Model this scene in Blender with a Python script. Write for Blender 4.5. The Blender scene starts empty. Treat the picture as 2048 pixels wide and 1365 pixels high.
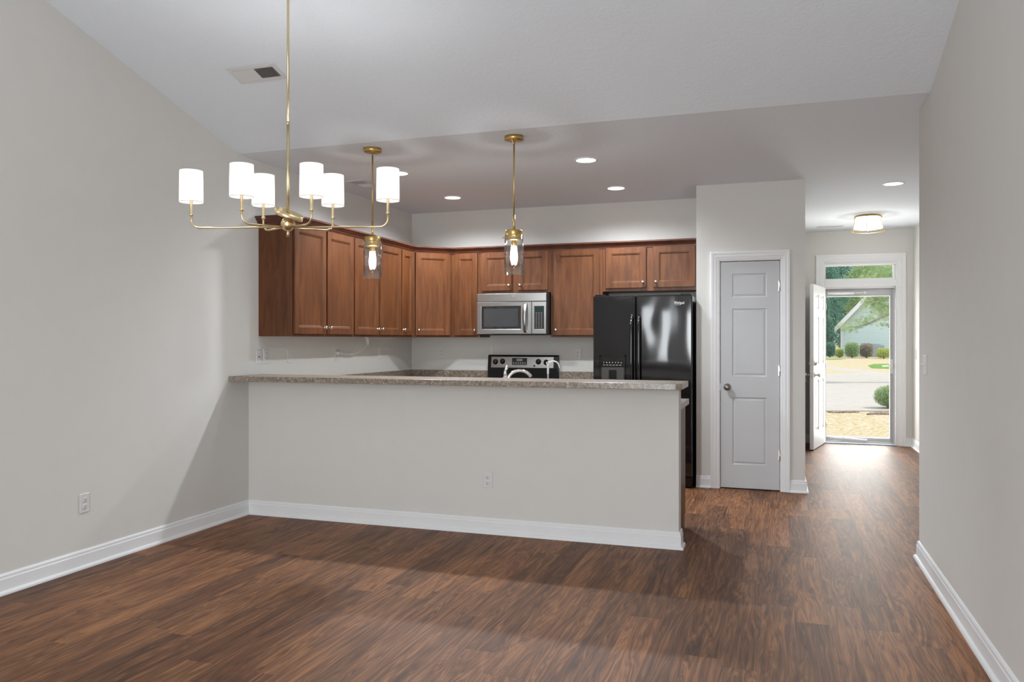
import bpy, bmesh, math, random
from mathutils import Vector, Matrix
C = bpy.context.scene.collection
SC = bpy.context.scene
PI = math.pi

# ------------------------------------------------------------------ camera
cam = bpy.data.objects.new('camera', bpy.data.cameras.new('camera'))
C.objects.link(cam); SC.camera = cam
cam.location = (3.8544, -5.1291, 1.3348)
cam.rotation_euler = (PI / 2, 0, 0.3229)
cam.data.sensor_width = 36; cam.data.sensor_fit = 'HORIZONTAL'
cam.data.lens = 1582.6 / 2048 * 36
cam.data.shift_y = -(682.5 - 680.7) / 2048
cam.data.clip_start = 0.05; cam.data.clip_end = 400

# ------------------------------------------------------------------ world, sun, daylight, exposure
w = bpy.data.worlds.new('world'); SC.world = w; w.use_nodes = True
bg = w.node_tree.nodes['Background']
bg.inputs[0].default_value = (0.86, 0.94, 1.0, 1); bg.inputs[1].default_value = 1.5
sun = bpy.data.objects.new('sun', bpy.data.lights.new('sun', 'SUN')); C.objects.link(sun)
sun.data.energy = 3.6; sun.data.angle = math.radians(1.0); sun.data.color = (1.0, 0.97, 0.9)
sun.rotation_euler = Vector((0.72, 0.22, 0.95)).to_track_quat('Z', 'Y').to_euler()

def area(name, loc, target_dir, sx, sy, power, color=(1, 1, 1), spread=PI):
    l = bpy.data.lights.new(name, 'AREA'); l.shape = 'RECTANGLE'; l.size = sx; l.size_y = sy
    l.energy = power; l.color = color; l.spread = spread
    o = bpy.data.objects.new(name, l); C.objects.link(o); o.location = loc
    o.rotation_euler = (-Vector(target_dir)).to_track_quat('Z', 'Y').to_euler()
    return o
DAY = (0.93, 0.97, 1.0)
# daylight coming through the window and patio door in the wall behind the camera
area('daylight_window', (1.60, -7.24, 1.45), (0, 1, 0), 0.42, 1.3, 15, DAY)
area('daylight_patio_door', (3.05, -7.24, 1.08), (0, 1, 0), 1.7, 1.95, 120, DAY)
area('daylight_high_window', (2.4, -7.24, 2.75), (0, 1, -0.1), 2.4, 0.6, 40, DAY)
# daylight entering through the open front doorway
area('daylight_entry_door', (4.86, 6.45, 1.05), (0, -1, 0.08), 1.0, 2.0, 60, (1.0, 0.965, 0.93))
VS = SC.view_settings
SC.display_settings.display_device = 'sRGB'
VS.view_transform = 'Standard'; VS.look = 'None'; VS.gamma = 1; VS.use_curve_mapping = False
VS.exposure = 0.12
SC.cycles.sample_clamp_indirect = 4
SC.cycles.max_bounces = 10; SC.cycles.diffuse_bounces = 5; SC.cycles.transparent_max_bounces = 12

# ------------------------------------------------------------------ materials
def mat(name):
    m = bpy.data.materials.new(name); m.use_nodes = True
    nt = m.node_tree; b = nt.nodes['Principled BSDF']
    return m, nt, b
def N(nt, t, **k):
    n = nt.nodes.new(t)
    for a, v in k.items(): setattr(n, a, v)
    return n
def ramp(nt, stops):
    r = N(nt, 'ShaderNodeValToRGB'); e = r.color_ramp.elements
    while len(e) < len(stops): e.new(0.5)
    for i, (p, c) in enumerate(stops):
        e[i].position = p; e[i].color = (*c, 1)
    return r
def bump(nt, b, height, strength=0.3, dist=0.01):
    n = N(nt, 'ShaderNodeBump'); n.inputs['Strength'].default_value = strength
    n.inputs['Distance'].default_value = dist
    nt.links.new(height, n.inputs['Height']); nt.links.new(n.outputs[0], b.inputs['Normal'])
    return n
def noise(nt, vec, scale, detail=3, rough=0.5, dist=0.0):
    n = N(nt, 'ShaderNodeTexNoise'); n.inputs['Scale'].default_value = scale
    n.inputs['Detail'].default_value = detail; n.inputs['Roughness'].default_value = rough
    n.inputs['Distortion'].default_value = dist
    if vec: nt.links.new(vec, n.inputs['Vector'])
    return n
def coord(nt, scale=(1, 1, 1), kind='Object', rot=(0, 0, 0)):
    t = N(nt, 'ShaderNodeTexCoord'); m = N(nt, 'ShaderNodeMapping')
    m.inputs['Scale'].default_value = scale; m.inputs['Rotation'].default_value = rot
    nt.links.new(t.outputs[kind], m.inputs[0]); return m.outputs[0]
def plain(name, col, rough=0.5, metal=0.0, var=0.04, vscale=6, spec=None, bmp=0.0, bscale=60, coat=0):
    m, nt, b = mat(name)
    v = coord(nt)
    n = noise(nt, v, vscale, 3)
    lo = tuple(max(0, c * (1 - var)) for c in col); hi = tuple(min(1, c * (1 + var)) for c in col)
    r = ramp(nt, [(0.3, lo), (0.7, hi)])
    nt.links.new(n.outputs[0], r.inputs[0]); nt.links.new(r.outputs[0], b.inputs['Base Color'])
    b.inputs['Roughness'].default_value = rough; b.inputs['Metallic'].default_value = metal
    if spec is not None: b.inputs['Specular IOR Level'].default_value = spec
    if coat: b.inputs['Coat Weight'].default_value = coat; b.inputs['Coat Roughness'].default_value = 0.05
    if bmp: bump(nt, b, noise(nt, v, bscale, 4).outputs[0], bmp, 0.004)
    return m
M = {}
M['wall'] = plain('wall_paint', (0.66, 0.647, 0.618), 0.75, var=0.01, bmp=0.05, bscale=220, spec=0.25)
M['ceiling'] = plain('ceiling_paint', (0.70, 0.70, 0.70), 0.9, var=0.01, spec=0.1)
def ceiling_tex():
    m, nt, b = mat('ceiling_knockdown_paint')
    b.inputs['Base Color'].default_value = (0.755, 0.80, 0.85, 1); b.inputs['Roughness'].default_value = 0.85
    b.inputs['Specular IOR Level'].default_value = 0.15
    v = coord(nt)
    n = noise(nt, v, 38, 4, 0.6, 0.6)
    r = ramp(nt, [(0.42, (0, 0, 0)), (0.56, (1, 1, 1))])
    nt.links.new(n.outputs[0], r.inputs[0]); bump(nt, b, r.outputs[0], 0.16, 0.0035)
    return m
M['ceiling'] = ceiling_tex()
M['trim'] = plain('white_trim_paint', (0.78, 0.785, 0.795), 0.45, var=0.01, spec=0.25)
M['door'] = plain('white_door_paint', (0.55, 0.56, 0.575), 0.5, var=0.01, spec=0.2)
M['plate'] = plain('white_plastic', (0.66, 0.66, 0.655), 0.35, var=0.01)
M['slot'] = plain('dark_slot', (0.06, 0.055, 0.05), 0.6)
M['brass'] = plain('brushed_brass', (0.62, 0.44, 0.16), 0.3, 1.0, var=0.08, vscale=30)
M['champagne'] = plain('pale_champagne_brass', (0.74, 0.60, 0.36), 0.3, 1.0, var=0.06, vscale=30)
M['nickel'] = plain('satin_nickel', (0.66, 0.65, 0.63), 0.25, 1.0, var=0.04)
M['pewter'] = plain('dark_pewter', (0.30, 0.29, 0.28), 0.3, 1.0, var=0.04)
M['chrome'] = plain('chrome', (0.85, 0.85, 0.86), 0.07, 1.0, var=0.01)
M['black'] = plain('black_plastic', (0.009, 0.009, 0.010), 0.22, var=0.1, spec=0.3)
M['dark_glass'] = plain('dark_glass', (0.012, 0.014, 0.016), 0.05, var=0.05, coat=0.6)
M['window_grey'] = plain('smoked_window', (0.035, 0.037, 0.038), 0.12, var=0.05, coat=0.5)
M['display'] = plain('display_dark', (0.02, 0.025, 0.025), 0.15)
M['alu'] = plain('grey_aluminium_paint', (0.50, 0.505, 0.515), 0.4, 0.0, var=0.02)
M['cord'] = plain('white_cord', (0.75, 0.75, 0.75), 0.4)
M['rubber'] = plain('dark_rubber', (0.03, 0.03, 0.03), 0.7)
M['blue_tape'] = plain('blue_door_tape', (0.05, 0.20, 0.48), 0.6)

def steel():
    m, nt, b = mat('brushed_stainless')
    v = coord(nt, (1.5, 1, 260))
    n = noise(nt, v, 3, 3, 0.6)
    r = ramp(nt, [(0.3, (0.38, 0.38, 0.375)), (0.7, (0.52, 0.52, 0.515))])
    nt.links.new(n.outputs[0], r.inputs[0]); nt.links.new(r.outputs[0], b.inputs['Base Color'])
    b.inputs['Metallic'].default_value = 1; b.inputs['Roughness'].default_value = 0.26
    bump(nt, b, n.outputs[0], 0.06, 0.002)
    return m
M['steel'] = steel()
def gloss_black():
    m, nt, b = mat('glossy_black_enamel')
    b.inputs['Base Color'].default_value = (0.008, 0.008, 0.009, 1)
    b.inputs['Roughness'].default_value = 0.06; b.inputs['Specular IOR Level'].default_value = 0.8
    n = noise(nt, coord(nt, (1, 1, 0.6)), 3.2, 1, 0.4)
    n2 = noise(nt, coord(nt), 260, 2, 0.5)
    a = N(nt, 'ShaderNodeMath', operation='MULTIPLY_ADD'); a.inputs[1].default_value = 0.001
    nt.links.new(n2.outputs[0], a.inputs[0]); nt.links.new(n.outputs[0], a.inputs[2])
    bump(nt, b, a.outputs[0], 0.3, 0.02)
    return m
M['gloss_black'] = gloss_black()

def wood():
    m, nt, b = mat('cherry_stained_maple')
    oi = N(nt, 'ShaderNodeObjectInfo')
    v = coord(nt, (9, 9, 1.1))
    add = N(nt, 'ShaderNodeVectorMath', operation='ADD')
    sc = N(nt, 'ShaderNodeMath', operation='MULTIPLY'); sc.inputs[1].default_value = 37
    nt.links.new(oi.outputs['Random'], sc.inputs[0])
    nt.links.new(v, add.inputs[0]); nt.links.new(sc.outputs[0], add.inputs[1])
    n1 = noise(nt, add.outputs[0], 2.2, 5, 0.6, 0.7)
    v2 = coord(nt, (60, 60, 2.2)); n2 = noise(nt, v2, 3, 3, 0.6)
    v3 = coord(nt, (1.2, 1.2, 0.6)); n3 = noise(nt, v3, 2.4, 2, 0.5)
    r1 = ramp(nt, [(0.25, (0.062, 0.020, 0.0075)), (0.5, (0.108, 0.0385, 0.0138)), (0.78, (0.160, 0.062, 0.0225))])
    nt.links.new(n1.outputs[0], r1.inputs[0])
    mx = N(nt, 'ShaderNodeMixRGB', blend_type='MULTIPLY'); mx.inputs[0].default_value = 0.2
    r2 = ramp(nt, [(0.35, (0.72, 0.68, 0.66)), (0.6, (1.1, 1.08, 1.05))])
    nt.links.new(n2.outputs[0], r2.inputs[0])
    nt.links.new(r1.outputs[0], mx.inputs[1]); nt.links.new(r2.outputs[0], mx.inputs[2])
    mx2 = N(nt, 'ShaderNodeMixRGB', blend_type='MULTIPLY'); mx2.inputs[0].default_value = 0.5
    r3 = ramp(nt, [(0.3, (0.8, 0.85, 0.9)), (0.7, (1.15, 1.05, 1.0))])
    nt.links.new(n3.outputs[0], r3.inputs[0])
    nt.links.new(mx.outputs[0], mx2.inputs[1]); nt.links.new(r3.outputs[0], mx2.inputs[2])
    nt.links.new(mx2.outputs[0], b.inputs['Base Color'])
    b.inputs['Roughness'].default_value = 0.38; b.inputs['Specular IOR Level'].default_value = 0.32
    bump(nt, b, n2.outputs[0], 0.06, 0.001)
    return m
M['wood'] = wood()
M['wood_dark'] = plain('dark_stained_crown', (0.085, 0.026, 0.013), 0.35, var=0.25, vscale=14)

def counter():
    m, nt, b = mat('speckled_laminate')
    v = coord(nt)
    n1 = noise(nt, v, 52, 6, 0.8, 0.6); n2 = noise(nt, v, 200, 3, 0.7)
    r1 = ramp(nt, [(0.36, (0.085, 0.062, 0.045)), (0.47, (0.20, 0.158, 0.12)), (0.54, (0.29, 0.24, 0.19)), (0.64, (0.50, 0.43, 0.36))])
    nt.links.new(n1.outputs[0], r1.inputs[0])
    r2 = ramp(nt, [(0.4, (0.72, 0.70, 0.68)), (0.6, (1.15, 1.12, 1.1))])
    nt.links.new(n2.outputs[0], r2.inputs[0])
    mx = N(nt, 'ShaderNodeMixRGB', blend_type='MULTIPLY'); mx.inputs[0].default_value = 0.7
    nt.links.new(r1.outputs[0], mx.inputs[1]); nt.links.new(r2.outputs[0], mx.inputs[2])
    nt.links.new(mx.outputs[0], b.inputs['Base Color'])
    b.inputs['Roughness'].default_value = 0.3; b.inputs['Specular IOR Level'].default_value = 0.8
    return m
M['counter'] = counter()

def floor_mat():
    m, nt, b = mat('walnut_vinyl_planks')
    L = nt.links.new
    t = N(nt, 'ShaderNodeTexCoord'); s = N(nt, 'ShaderNodeSeparateXYZ'); L(t.outputs['Object'], s.inputs[0])
    def mth(op, a, bb=None, c=None):
        n = N(nt, 'ShaderNodeMath', operation=op)
        for i, x in enumerate((a, bb, c)):
            if x is None: continue
            if isinstance(x, (int, float)): n.inputs[i].default_value = x
            else: L(x, n.inputs[i])
        return n.outputs[0]
    W, LEN = 0.151, 1.2
    u = mth('DIVIDE', mth('ADD', s.outputs[0], 0.142 - 0.151 * 26 + 0.151 * 30), W)
    row = mth('FLOOR', u); fu = mth('SUBTRACT', u, row)
    wn = N(nt, 'ShaderNodeTexWhiteNoise', noise_dimensions='1D'); L(row, wn.inputs['W'])
    vv = mth('ADD', mth('DIVIDE', s.outputs[1], LEN), mth('MULTIPLY', wn.outputs['Value'], 7.31))
    col = mth('FLOOR', vv); fv = mth('SUBTRACT', vv, col)
    cb = N(nt, 'ShaderNodeCombineXYZ'); L(row, cb.inputs[0]); L(col, cb.inputs[1])
    wn2 = N(nt, 'ShaderNodeTexWhiteNoise', noise_dimensions='3D'); L(cb.outputs[0], wn2.inputs['Vector'])
    # grain coordinates, shifted per plank
    sh = N(nt, 'ShaderNodeVectorMath', operation='SCALE'); L(wn2.outputs['Color'], sh.inputs[0]); sh.inputs['Scale'].default_value = 23
    g = N(nt, 'ShaderNodeVectorMath', operation='MULTIPLY'); L(t.outputs['Object'], g.inputs[0]); g.inputs[1].default_value = (9.0, 0.85, 1)
    ga = N(nt, 'ShaderNodeVectorMath', operation='ADD'); L(g.outputs[0], ga.inputs[0]); L(sh.outputs[0], ga.inputs[1])
    # broad figure: contour rings of a warped field
    nA = noise(nt, ga.outputs[0], 0.75, 3, 0.5, 0.35)
    rings = mth('FRACT', mth('MULTIPLY', nA.outputs[0], 16.0))
    tri = mth('ABSOLUTE', mth('SUBTRACT', rings, 0.5))
    ringc = mth('MULTIPLY', tri, 2.0)
    g2 = N(nt, 'ShaderNodeVectorMath', operation='MULTIPLY'); L(t.outputs['Object'], g2.inputs[0]); g2.inputs[1].default_value = (75, 1.7, 1)
    g2a = N(nt, 'ShaderNodeVectorMath', operation='ADD'); L(g2.outputs[0], g2a.inputs[0]); L(sh.outputs[0], g2a.inputs[1])
    cw = N(nt, 'ShaderNodeCombineXYZ'); L(mth('MULTIPLY', nA.outputs[0], 22.0), cw.inputs[0])
    g2w = N(nt, 'ShaderNodeVectorMath', operation='ADD'); L(g2a.outputs[0], g2w.inputs[0]); L(cw.outputs[0], g2w.inputs[1])
    nB = noise(nt, g2w.outputs[0], 1.0, 6, 0.72, 0.3)
    nC = noise(nt, ga.outputs[0], 0.9, 4, 0.6, 0.8)
    mixv = mth('ADD', mth('ADD', mth('MULTIPLY', ringc, 0.10), mth('MULTIPLY', nB.outputs[0], 0.88)), mth('MULTIPLY', nC.outputs[0], 0.30))
    mixv = mth('ADD', mixv, mth('MULTIPLY', mth('SUBTRACT', wn2.outputs['Value'], 0.5), 0.10))
    r = ramp(nt, [(0.42, (0.028, 0.011, 0.006)), (0.54, (0.088, 0.035, 0.015)), (0.65, (0.155, 0.066, 0.028)), (0.80, (0.31, 0.142, 0.060))])
    L(mixv, r.inputs[0])
    # per-plank hue
    hs = N(nt, 'ShaderNodeMixRGB', blend_type='MULTIPLY'); hs.inputs[0].default_value = 0.5
    tint = ramp(nt, [(0.0, (0.80, 0.80, 0.86)), (0.5, (1.0, 1.0, 1.0)), (1.0, (1.18, 1.08, 1.0))]); L(wn2.outputs['Value'], tint.inputs[0])
    L(r.outputs[0], hs.inputs[1]); L(tint.outputs[0], hs.inputs[2])
    # knots
    gk = N(nt, 'ShaderNodeVectorMath', operation='MULTIPLY'); L(t.outputs['Object'], gk.inputs[0]); gk.inputs[1].default_value = (3.0, 1.5, 1)
    vo = N(nt, 'ShaderNodeTexVoronoi'); L(gk.outputs[0], vo.inputs['Vector']); vo.inputs['Scale'].default_value = 1.6
    kr = ramp(nt, [(0.02, (0.35, 0.3, 0.3)), (0.085, (1, 1, 1))]); L(vo.outputs['Distance'], kr.inputs[0])
    kn = N(nt, 'ShaderNodeMixRGB', blend_type='MULTIPLY'); kn.inputs[0].default_value = 0.8
    L(hs.outputs[0], kn.inputs[1]); L(kr.outputs[0], kn.inputs[2])
    # seams
    e1 = mth('MINIMUM', fu, mth('SUBTRACT', 1.0, fu)); e2 = mth('MINIMUM', fv, mth('SUBTRACT', 1.0, fv))
    sm = mth('MINIMUM', mth('DIVIDE', e1, 0.010), mth('DIVIDE', e2, 0.0016))
    sm = mth('MINIMUM', sm, 1.0)
    sr = ramp(nt, [(0.0, (0.45, 0.42, 0.42)), (1.0, (1, 1, 1))]); L(sm, sr.inputs[0])
    fin = N(nt, 'ShaderNodeMixRGB', blend_type='MULTIPLY'); fin.inputs[0].default_value = 1
    L(kn.outputs[0], fin.inputs[1]); L(sr.outputs[0], fin.inputs[2])
    L(fin.outputs[0], b.inputs['Base Color'])
    b.inputs['Roughness'].default_value = 0.53; b.inputs['Specular IOR Level'].default_value = 0.48; b.inputs['Specular Tint'].default_value = (1.0, 0.72, 0.62, 1)
    h = mth('ADD', mth('MULTIPLY', nB.outputs[0], 0.35), sm)
    bump(nt, b, h, 0.25, 0.0015)
    return m
M['floor'] = floor_mat()

def thin_glass(name, tint=(1, 1, 1), refl=1.0):
    m = bpy.data.materials.new(name); m.use_nodes = True; nt = m.node_tree
    nt.nodes.clear(); out = N(nt, 'ShaderNodeOutputMaterial')
    tr = N(nt, 'ShaderNodeBsdfTransparent'); tr.inputs[0].default_value = (*tint, 1)
    gl = N(nt, 'ShaderNodeBsdfGlossy'); gl.inputs['Roughness'].default_value = 0.02
    lw = N(nt, 'ShaderNodeLayerWeight'); lw.inputs[0].default_value = 0.5
    fr = N(nt, 'ShaderNodeMath', operation='POWER'); fr.inputs[1].default_value = 4.0
    nt.links.new(lw.outputs['Facing'], fr.inputs[0])
    mu = N(nt, 'ShaderNodeMath', operation='MULTIPLY_ADD'); mu.inputs[1].default_value = 0.5 * refl; mu.inputs[2].default_value = 0.05 * refl
    mx = N(nt, 'ShaderNodeMixShader')
    nt.links.new(fr.outputs[0], mu.inputs[0]); nt.links.new(mu.outputs[0], mx.inputs[0])
    nt.links.new(tr.outputs[0], mx.inputs[1]); nt.links.new(gl.outputs[0], mx.inputs[2])
    nt.links.new(mx.outputs[0], out.inputs[0]); return m
M['glass'] = thin_glass('window_glass', (0.97, 0.985, 0.98), 0.6)
M['lamp_glass'] = thin_glass('clear_lamp_glass', (0.965, 0.98, 0.99), 2.6)
def emit(name, col, s):
    m = bpy.data.materials.new(name); m.use_nodes = True; nt = m.node_tree
    nt.nodes.clear(); out = N(nt, 'ShaderNodeOutputMaterial'); e = N(nt, 'ShaderNodeEmission')
    e.inputs[0].default_value = (*col, 1); e.inputs[1].default_value = s
    nt.links.new(e.outputs[0], out.inputs[0]); return m
M['lens'] = emit('lit_led_lens', (1.0, 0.99, 0.97), 6)
M['bulb'] = emit('lit_bulb', (1.0, 0.98, 0.95), 12)
M['lcd'] = emit('blue_green_lcd', (0.1, 0.35, 0.38), 0.18)
def shade_mat(name, glow):
    m = bpy.data.materials.new(name); m.use_nodes = True; nt = m.node_tree
    nt.nodes.clear(); out = N(nt, 'ShaderNodeOutputMaterial')
    d = N(nt, 'ShaderNodeBsdfDiffuse'); d.inputs[0].default_value = (0.85, 0.84, 0.82, 1)
    t = N(nt, 'ShaderNodeBsdfTranslucent'); t.inputs[0].default_value = (0.9, 0.89, 0.87, 1)
    mx = N(nt, 'ShaderNodeMixShader'); mx.inputs[0].default_value = 0.5
    e = N(nt, 'ShaderNodeEmission'); e.inputs[0].default_value = (1, 0.99, 0.97, 1); e.inputs[1].default_value = glow
    v = coord(nt, (1, 1, 1)); n = noise(nt, v, 400, 2)
    bp = N(nt, 'ShaderNodeBump'); bp.inputs['Strength'].default_value = 0.1; bp.inputs['Distance'].default_value = 0.001
    nt.links.new(n.outputs[0], bp.inputs['Height']); nt.links.new(bp.outputs[0], d.inputs['Normal'])
    ad = N(nt, 'ShaderNodeAddShader')
    nt.links.new(d.outputs[0], mx.inputs[1]); nt.links.new(t.outputs[0], mx.inputs[2])
    nt.links.new(mx.outputs[0], ad.inputs[0]); nt.links.new(e.outputs[0], ad.inputs[1])
    nt.links.new(ad.outputs[0], out.inputs[0]); return m
M['shade'] = shade_mat('lit_white_linen', 0.35)
# outdoors
def speckle(name, a, b2, c, scale, rough=0.9):
    m, nt, b = mat(name)
    n = noise(nt, coord(nt), scale, 6, 0.7)
    r = ramp(nt, [(0.38, a), (0.5, b2), (0.62, c)]); nt.links.new(n.outputs[0], r.inputs[0])
    nt.links.new(r.outputs[0], b.inputs['Base Color']); b.inputs['Roughness'].default_value = rough
    b.inputs['Specular IOR Level'].default_value = 0.1
    return m
M['straw'] = speckle('dormant_lawn', (0.36, 0.25, 0.13), (0.45, 0.36, 0.22), (0.50, 0.47, 0.40), 16)
M['green_lawn'] = speckle('green_lawn', (0.08, 0.16, 0.03), (0.13, 0.24, 0.05), (0.22, 0.34, 0.09), 9)
M['concrete'] = speckle('pale_concrete', (0.40, 0.355, 0.33), (0.415, 0.372, 0.345), (0.43, 0.39, 0.36), 3)
M['mulch'] = speckle('brown_mulch', (0.10, 0.06, 0.045), (0.22, 0.16, 0.12), (0.38, 0.32, 0.27), 14)
def siding():
    m, nt, b = mat('pale_lap_siding')
    L = nt.links.new
    t = N(nt, 'ShaderNodeTexCoord'); s = N(nt, 'ShaderNodeSeparateXYZ'); L(t.outputs['Object'], s.inputs[0])
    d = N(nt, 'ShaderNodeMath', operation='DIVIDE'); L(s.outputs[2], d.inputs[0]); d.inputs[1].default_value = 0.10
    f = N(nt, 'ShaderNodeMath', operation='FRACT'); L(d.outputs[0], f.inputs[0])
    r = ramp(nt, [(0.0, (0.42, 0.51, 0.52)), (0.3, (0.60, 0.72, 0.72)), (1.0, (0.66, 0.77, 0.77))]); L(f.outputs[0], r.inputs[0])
    L(r.outputs[0], b.inputs['Base Color']); b.inputs['Roughness'].default_value = 0.7
    bump(nt, b, f.outputs[0], 0.3, 0.02)
    return m
M['siding'] = siding()
M['roof'] = plain('grey_shingles', (0.30, 0.29, 0.28), 0.9, var=0.2, vscale=20)
M['bark'] = plain('grey_bark', (0.30, 0.26, 0.23), 0.9, var=0.3, vscale=20)
M['ac'] = plain('blue_grey_metal', (0.26, 0.33, 0.38), 0.5, var=0.05)
def leafm(name, a, b2, c):
    m = bpy.data.materials.new(name); m.use_nodes = True; nt = m.node_tree
    nt.nodes.clear(); out = N(nt, 'ShaderNodeOutputMaterial')
    n = noise(nt, coord(nt), 9, 6, 0.9)
    r = ramp(nt, [(0.35, a), (0.5, b2), (0.65, c)]); nt.links.new(n.outputs[0], r.inputs[0])
    d = N(nt, 'ShaderNodeBsdfDiffuse'); t = N(nt, 'ShaderNodeBsdfTranslucent'); mx = N(nt, 'ShaderNodeMixShader')
    mx.inputs[0].default_value = 0.4
    nt.links.new(r.outputs[0], d.inputs[0]); nt.links.new(r.outputs[0], t.inputs[0])
    nt.links.new(d.outputs[0], mx.inputs[1]); nt.links.new(t.outputs[0], mx.inputs[2]); nt.links.new(mx.outputs[0], out.inputs[0])
    return m
M['leaf_dark'] = leafm('dark_foliage', (0.05, 0.13, 0.10), (0.13, 0.27, 0.21), (0.38, 0.54, 0.42))
M['leaf_mid'] = leafm('mid_foliage', (0.14, 0.23, 0.09), (0.33, 0.45, 0.21), (0.68, 0.73, 0.52))  # pale stop raised so the leaf colour itself carries whitish sunlit tops
M['leaf_light'] = leafm('light_foliage', (0.26, 0.36, 0.14), (0.50, 0.60, 0.30), (0.72, 0.78, 0.52))
M['leaf_yellow'] = leafm('yellow_green_foliage', (0.28, 0.36, 0.08), (0.50, 0.56, 0.18), (0.70, 0.72, 0.35))
M['leaf_rose'] = leafm('grey_rose_foliage', (0.14, 0.15, 0.09), (0.38, 0.34, 0.28), (0.62, 0.55, 0.50))

# ------------------------------------------------------------------ mesh building
class MB:
    def __init__(s): s.v = []; s.f = []; s.m = []; s.s = []
    def add(s, vs, fs, m=0, smooth=False):
        o = len(s.v); s.v += [tuple(p) for p in vs]
        for f in fs: s.f.append([i + o for i in f]); s.m.append(m); s.s.append(smooth)
        return s
    def box(s, a, b, m=0, mtx=None):
        x0, y0, z0 = (min(a[i], b[i]) for i in range(3)); x1, y1, z1 = (max(a[i], b[i]) for i in range(3))
        vs = [(x0, y0, z0), (x1, y0, z0), (x1, y1, z0), (x0, y1, z0), (x0, y0, z1), (x1, y0, z1), (x1, y1, z1), (x0, y1, z1)]
        if mtx is not None: vs = [mtx @ Vector(p) for p in vs]
        return s.add(vs, [(0, 3, 2, 1), (4, 5, 6, 7), (0, 1, 5, 4), (1, 2, 6, 5), (2, 3, 7, 6), (3, 0, 4, 7)], m)
    def prism(s, pts, lo, hi, axis, m=0):
        # pts: 2D polygon in the two remaining axes (in xyz order), extruded along axis
        def p3(p, t):
            q = list(p); q.insert(axis, t); return tuple(q)
        n = len(pts); vs = [p3(p, lo) for p in pts] + [p3(p, hi) for p in pts]
        fs = [list(range(n)), list(range(2 * n - 1, n - 1, -1))] + [(i, i + n, (i + 1) % n + n, (i + 1) % n) for i in range(n)]
        return s.add(vs, fs, m)
    def lathe(s, prof, n=32, m=0, mtx=None, cap=True, smooth=True):
        # prof [(r, z)]
        vs = []; fs = []
        for r, z in prof:
            for k in range(n):
                a = 2 * PI * k / n; vs.append(Vector((r * math.cos(a), r * math.sin(a), z)))
        for i in range(len(prof) - 1):
            for k in range(n):
                k2 = (k + 1) % n; fs.append((i * n + k, i * n + k2, (i + 1) * n + k2, (i + 1) * n + k))
        if mtx is not None: vs = [mtx @ p for p in vs]
        s.add(vs, fs, m, smooth)
        if cap:
            o = len(s.v) - len(vs)
            if prof[0][0] > 1e-5: s.f.append([o + k for k in range(n)][::-1]); s.m.append(m); s.s.append(False)
            if prof[-1][0] > 1e-5: s.f.append([o + (len(prof) - 1) * n + k for k in range(n)]); s.m.append(m); s.s.append(False)
        return s
    def tube(s, path, r, n=12, m=0, cap=True):
        path = [Vector(p) for p in path]; rs = r if isinstance(r, (list, tuple)) else [r] * len(path)
        vs = []; fs = []; up = None
        for i, p in enumerate(path):
            d = (path[min(i + 1, len(path) - 1)] - path[max(i - 1, 0)]).normalized()
            if up is None:
                up = d.orthogonal().normalized()
            else:
                up = (up - d * up.dot(d)).normalized()
            b2 = d.cross(up)
            for k in range(n):
                a = 2 * PI * k / n; vs.append(p + (up * math.cos(a) + b2 * math.sin(a)) * rs[i])
        for i in range(len(path) - 1):
            for k in range(n):
                k2 = (k + 1) % n; fs.append((i * n + k, i * n + k2, (i + 1) * n + k2, (i + 1) * n + k))
        o = len(s.v); s.add(vs, fs, m, True)
        if cap:
            s.f.append([o + k for k in range(n)][::-1]); s.m.append(m); s.s.append(False)
            e = o + (len(path) - 1) * n; s.f.append([e + k for k in range(n)]); s.m.append(m); s.s.append(False)
        return s
    def ball(s, c, r, n=20, m=0, sc=(1, 1, 1)):
        prof = [(r * math.sin(PI * i / 12) + 1e-6, -r * math.cos(PI * i / 12)) for i in range(13)]
        return s.lathe(prof, n, m, Matrix.Translation(c) @ Matrix.Diagonal((*sc, 1)), cap=False)
    def sweep(s, path, prof, mp, closed_prof=True, m=0, side=1):
        # path 2D, prof [(offset, v)], mp(x, y, v) -> 3D ; mitred corners
        P = [Vector(p) for p in path]; n = len(P); k = len(prof); vs = []
        for i in range(n):
            d1 = (P[i] - P[i - 1]).normalized() if i > 0 else (P[1] - P[0]).normalized()
            d2 = (P[i + 1] - P[i]).normalized() if i < n - 1 else d1
            n1 = Vector((d1.y, -d1.x)) * side; n2 = Vector((d2.y, -d2.x)) * side
            mt = (n1 + n2); mt = mt / max(1e-6, mt.length) ; mt = mt / max(0.2, mt.dot(n1))
            for o, v in prof:
                q = P[i] + mt * o; vs.append(mp(q.x, q.y, v))
        fs = []
        for i in range(n - 1):
            for j in range(k if closed_prof else k - 1):
                j2 = (j + 1) % k; fs.append((i * k + j, i * k + j2, (i + 1) * k + j2, (i + 1) * k + j))
        fs.append(list(range(k))); fs.append(list(range(n * k - 1, (n - 1) * k - 1, -1)))
        return s.add(vs, fs, m)
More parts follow.
